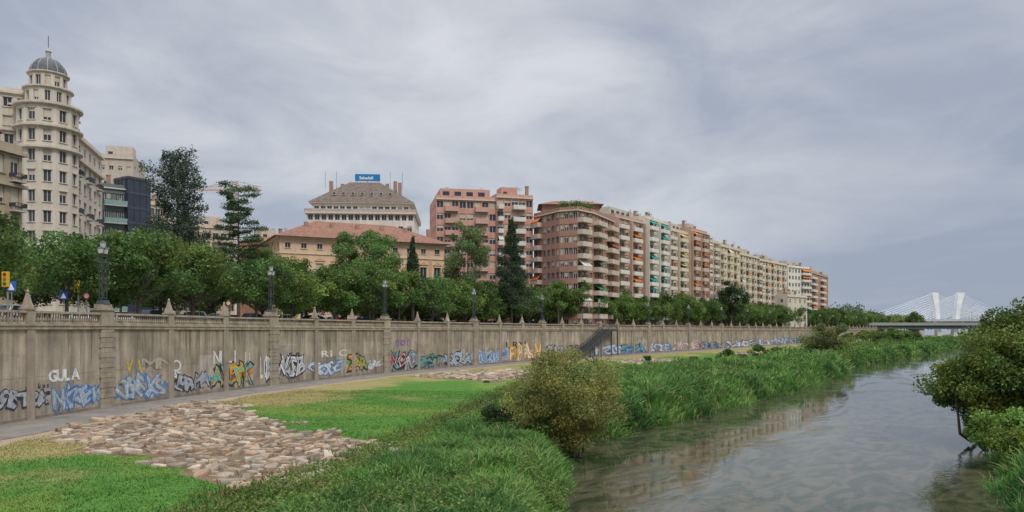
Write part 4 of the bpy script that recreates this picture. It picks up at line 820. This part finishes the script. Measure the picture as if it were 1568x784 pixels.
# ------------------------------------------------------------------ bridges
g=G(); A=sv(1308,432);B=(A[0]+190,A[1]+12); fr=Fr(A,B)
g.box('deck_slab',fr,-60,fr.L,-13,0,9.7,10.3); g.box('girder',fr,-2,fr.L,-11,-1.2,7.6,9.7); g.box('parapet',fr,-60,fr.L,-.12,.02,10.3,11.3)
for a in (2,42,82,122): g.frus('piers',(a,-6),-1,7.6,1.3,1.6,fr,5,4)
g.box('abutment',fr,-22,0,-14,1,1,9.7)
for k in range(7): g.tube('lamp_posts',fr.p(5+k*25,-12.5,10.3),fr.p(5+k*25,-12.5,18),.12,n=4)
g.parts('road_bridge',{'deck_slab':nmat('bridge_conc',(.34,.34,.34)),'girder':nmat('bridge_steel',(.10,.115,.12)),'parapet':nmat('bridge_rail',(.28,.29,.3)),'piers':nmat('bridge_pier',(.42,.41,.39)),'abutment':nmat('bridge_conc2',(.25,.24,.22)),'lamp_posts':GREYMET},fr.p(0,0,8))
g=G(); d=560; WP=nmat('white_pylon',(.80,.80,.78),var=.04)
xl,_=sv(1437,d); xr,_=sv(1460,d); zd=14.5; g.box('deck',ID,sv(1318,d)[0],sv(1620,d)[0],-d-9,-d+9,12.9,zd)
for x,s_ in ((xl,-1),(xr,1)):
    tp=x+s_*(5.2 if s_>0 else 3.4); zt=hz(448,d)
    f=lambda xc,w,dp,z:[(xc-w,d-dp,z),(xc+w,d-dp,z),(xc+w,d+dp,z),(xc-w,d+dp,z)]
    g.hexa('pylons',f(x,1.5,2.2,-1)+f(x+(tp-x)*.5,1.5,2.0,zt*.62)); g.hexa('pylons',f(x+(tp-x)*.5,1.5,2.0,zt*.62)+f(tp,2.3,1.8,zt))
    for yy_ in (d-8,d+8):
        for c in range(12):
            u=1-c*.05; hx=x+(tp-x)*u; hz_=zt*u-.4
            g.tube('cables',(hx,d,hz_),(x+s_*(7+(11-c)*4.4 if s_<0 else 6+(11-c)*3.2),yy_,zd+.2),.16,n=4)
            g.tube('cables',(hx,d,hz_),(x-s_*(4+(11-c)*3.6),yy_,zd+.2),.12,n=4)
g.parts('cable_stayed_bridge',{'deck':nmat('white_deck',(.5,.5,.5)),'pylons':WP,'cables':nmat('cable_white',(.72,.74,.77),var=.02)},(xl,d,8))

# ------------------------------------------------------------------ cars
PAINTS=[nmat('car_paint_%d'%i,c,rough=.3,var=.02,spec=.5) for i,c in enumerate([(.75,.75,.74),(.35,.36,.38),(.03,.03,.035),(.7,.7,.68),(.3,.03,.03),(.05,.08,.2),(.14,.15,.16)])]
g=G(); st=[(-2.15,.55,.70),(-2.05,.84,.80),(-1.35,.95,.86),(1.0,.93,.86),(1.85,.80,.82),(2.13,.52,.70)]
vs=[];
for x,zt,w in st: vs+=[(x,-w,.24),(x,-w,zt-.13),(x,-w+.1,zt),(x,w-.1,zt),(x,w,zt-.13),(x,w,.24)]
fs=[(6*i+k,6*i+(k+1)%6,6*i+6+(k+1)%6,6*i+6+k) for i in range(5) for k in range(6)]+[(0,1,2,3,4,5),(30,31,32,33,34,35)]
g.add('body',vs,fs)
b=[(-1.85,-.78,.92),(1.1,-.78,.92),(1.1,.78,.92),(-1.85,.78,.92)]; t=[(-1.4,-.6,1.46),(.3,-.6,1.46),(.3,.6,1.46),(-1.4,.6,1.46)]; g.hexa('body',b+t)
def lerp(a,b_,f): return tuple(a[k]*(1-f)+b_[k]*f for k in range(3))
def pane(a,b_,c,d_,off,u0,u1):
    P=lambda u,v:tuple(np.array(lerp(lerp(a,b_,u),lerp(d_,c,u),v))+np.array(off)); g.quad('glass',P(u0,.12),P(u1,.12),P(u1,.88),P(u0,.88))
for sgn,(i0,i1) in ((-1,(0,1)),(1,(3,2))):
    pane(b[i0],b[i1],t[i1],t[i0],(0,.012*sgn,.004),.10,.48); pane(b[i0],b[i1],t[i1],t[i0],(0,.012*sgn,.004),.51,.90)
pane(b[1],b[2],t[2],t[1],(.012,0,.008),.06,.94); pane(b[0],b[3],t[3],t[0],(-.012,0,.008),.06,.94)
for x in(-1.3,1.3):
    for sgn in(-1,1): g.tube('tyres',(x,sgn*.66,.32),(x,sgn*.885,.32),.32,n=16); g.tube('hubs',(x,sgn*.88,.32),(x,sgn*.90,.32),.19,n=10)
for y in(-.55,.55): g.box('headlights',ID,2.0,2.12,-y-.16,-y+.16,.58,.72); g.box('taillights',ID,-2.14,-2.02,-y-.14,-y+.14,.62,.8)
cm={'body':PAINTS[0],'glass':GLASS,'tyres':nmat('tyre',(.02,.02,.02)),'hubs':GREYMET,'headlights':LGLASS,'taillights':nmat('taillight',(.4,.02,.02))}
cars=[g.single('car',{**cm,'body':p_}) for p_ in PAINTS]
s=S0-6*BAY
while s<bs[-8]:
    s+=5.6+ (rng.random()<.3)*5
    for off_ in (13.9,18.,22.,25.8):
        if off_ in(18.,22.) and rng.random()<.75: continue
        if off_ in(13.9,25.8) and rng.random()<.15: continue
        p_,fr,i=wallpos(s+rng.normal(0,.4),-off_); y=p_[1]
        if y<30 or y>330: continue
        sc2=1.0+.12*(rng.random()<.3)
        obj('parked_car',cars[rng.integers(0,7)],(p_[0],p_[1],float(SZ(by[i]))+.25),math.atan2(fr.u[1],fr.u[0])+(math.pi if rng.random()<.5 else 0),(1,1,sc2*1.03))
def tl(b,d,zh):
    g=G(); x,y=sv(b,d); z=zat(y); g.tube('pole',(x,y,z),(x,y,z+zh),.07,n=8); g.box('housing',ID,x-.2,x+.2,-y+.1,-y+.34,z+zh-1.1,z+zh-.05)
    for k,c in enumerate(('red','amber','green')): g.tube('lens_'+c,(x,y-.34,z+zh-.25-.32*k),(x,y-.38,z+zh-.25-.32*k),.12,n=12)
    g.parts('traffic_light',{'pole':GREYMET,'housing':nmat('yellow_housing',(.6,.36,.03)),'lens_red':nmat('lr',(.2,.02,.02)),'lens_amber':nmat('la',(.25,.13,.02)),'lens_green':nmat('lg',(.02,.12,.06))},(x,y,z))
tl(120,66,3.9); tl(12,52,3.6); tl(352,90,3.2)
def sign(b,d,kind):
    g=G(); x,y=sv(b,d); z=zat(y); g.tube('pole',(x,y,z),(x,y,z+2.9),.04,n=6)
    if kind=='sq':
        g.box('panel',ID,x-.35,x+.35,-y+.05,-y+.08,z+2.2,z+2.9); g.add('triangle',[(x-.25,y-.085,z+2.28),(x+.25,y-.085,z+2.28),(x,y-.085,z+2.78)],[(0,1,2)]); m={'panel':nmat('sign_blue2',(.03,.12,.45),var=.02),'triangle':nmat('sign_white',(.8,.8,.8),var=.02)}
    else:
        g.tube('panel',(x,y-.05,z+2.6),(x,y-.08,z+2.6),.32,n=20); g.tube('disc',(x,y-.081,z+2.6),(x,y-.09,z+2.6),.22,n=20); m={'panel':nmat('sign_red',(.5,.03,.03),var=.02),'disc':nmat('sign_white',(.8,.8,.8),var=.02)}
    g.parts('traffic_sign',{'pole':GREYMET,**m},(x,y,z))
sign(18,52,'sq'); sign(133,68,'rd'); sign(98,66,'sq'); sign(350,86,'rd')

# ------------------------------------------------------------------ sky + light
w=bpy.data.worlds.new('World'); sc.world=w; w.use_nodes=True; nt=w.node_tree; N=nt.nodes; L=nt.links; bg=N['Background']; out=N['World Output']
SE,SA=math.radians(48),math.radians(150)
sky=N.new('ShaderNodeTexSky'); sky.sky_type='NISHITA'; sky.sun_disc=False; sky.sun_elevation=SE; sky.sun_rotation=SA; L.new(sky.outputs[0],bg.inputs[0]); bg.inputs[1].default_value=.08
tc=N.new('ShaderNodeTexCoord'); sp=N.new('ShaderNodeSeparateXYZ'); L.new(tc.outputs['Generated'],sp.inputs[0])
def M(op,a,b=None,c=None):
    m=N.new('ShaderNodeMath'); m.operation=op
    for k,v in enumerate((a,b,c)):
        if v is None: continue
        if isinstance(v,(int,float)): m.inputs[k].default_value=v
        else: L.new(v,m.inputs[k])
    return m.outputs[0]
def MR(v,a,b,c,d,smooth=True):
    m=N.new('ShaderNodeMapRange'); m.interpolation_type='SMOOTHSTEP' if smooth else 'LINEAR'
    for k,q in enumerate((a,b,c,d)): m.inputs[k+1].default_value=q
    L.new(v,m.inputs[0]); return m.outputs[0]
zz=M('MAXIMUM',sp.outputs[2],0.0); den=M('ADD',zz,.16)
cb=N.new('ShaderNodeCombineXYZ'); L.new(M('DIVIDE',sp.outputs[0],den),cb.inputs[0]); L.new(M('DIVIDE',sp.outputs[1],den),cb.inputs[1])
def WN(scale,det,ro,dist,off=0):
    mp=N.new('ShaderNodeMapping'); mp.inputs['Location'].default_value=(off,off*.7,0); mp.inputs['Rotation'].default_value=(0,0,.35); mp.inputs['Scale'].default_value=(1,.8,1); L.new(cb.outputs[0],mp.inputs[0])
    n=N.new('ShaderNodeTexNoise'); n.inputs['Scale'].default_value=scale; n.inputs['Detail'].default_value=det; n.inputs['Roughness'].default_value=ro; n.inputs['Distortion'].default_value=dist; L.new(mp.outputs[0],n.inputs['Vector']); return n.outputs['Fac']
c1=WN(.60,6,.5,.5,3.1); c2=WN(1.9,8,.58,.5,8.2)
cl=M('ADD',M('MULTIPLY',c1,.62),M('MULTIPLY',c2,.38))
ramp=N.new('ShaderNodeValToRGB'); L.new(cl,ramp.inputs[0]); e=ramp.color_ramp.elements
e[0].position=.41; e[0].color=(.385,.435,.53,1); e[1].position=.61; e[1].color=(.70,.725,.765,1); q=e.new(.5); q.color=(.53,.565,.635,1)
dark=M('MULTIPLY',MR(sp.outputs[0],-.10,.6,0,1),MR(sp.outputs[2],.02,.36,1,.15))
mx=N.new('ShaderNodeMixRGB'); L.new(M('MULTIPLY',dark,.85),mx.inputs[0]); L.new(ramp.outputs[0],mx.inputs[1]); mx.inputs[2].default_value=(.315,.37,.475,1)
zb=MR(sp.outputs[2],.40,1.,1.,4.2)
vs_=N.new('ShaderNodeVectorMath'); vs_.operation='SCALE'; L.new(mx.outputs[0],vs_.inputs[0]); L.new(zb,vs_.inputs['Scale'])
bg2=N.new('ShaderNodeBackground'); L.new(vs_.outputs[0],bg2.inputs[0]); bg2.inputs[1].default_value=1.0
ms=N.new('ShaderNodeMixShader'); ms.inputs[0].default_value=.95; L.new(bg.outputs[0],ms.inputs[1]); L.new(bg2.outputs[0],ms.inputs[2]); L.new(ms.outputs[0],out.inputs[0])
sl=bpy.data.lights.new('sun','SUN'); sl.energy=1.5; sl.angle=math.radians(12); sl.color=(1,.93,.84); so=bpy.data.objects.new('sun',sl); link(so)
sd=Vector((math.sin(SA)*math.cos(SE),math.cos(SA)*math.cos(SE),math.sin(SE))); so.rotation_euler=(-sd).to_track_quat('-Z','Y').to_euler(); so.location=(0,0,60)

cam=bpy.data.cameras.new('camera'); cam.sensor_width=36; cam.lens=36*F/1568; cam.shift_y=108/1568; cam.clip_end=12000; cam.clip_start=.2
co=bpy.data.objects.new('camera',cam); co.location=(0,0,EYE); co.rotation_euler=(math.radians(90),0,0); link(co); sc.camera=co
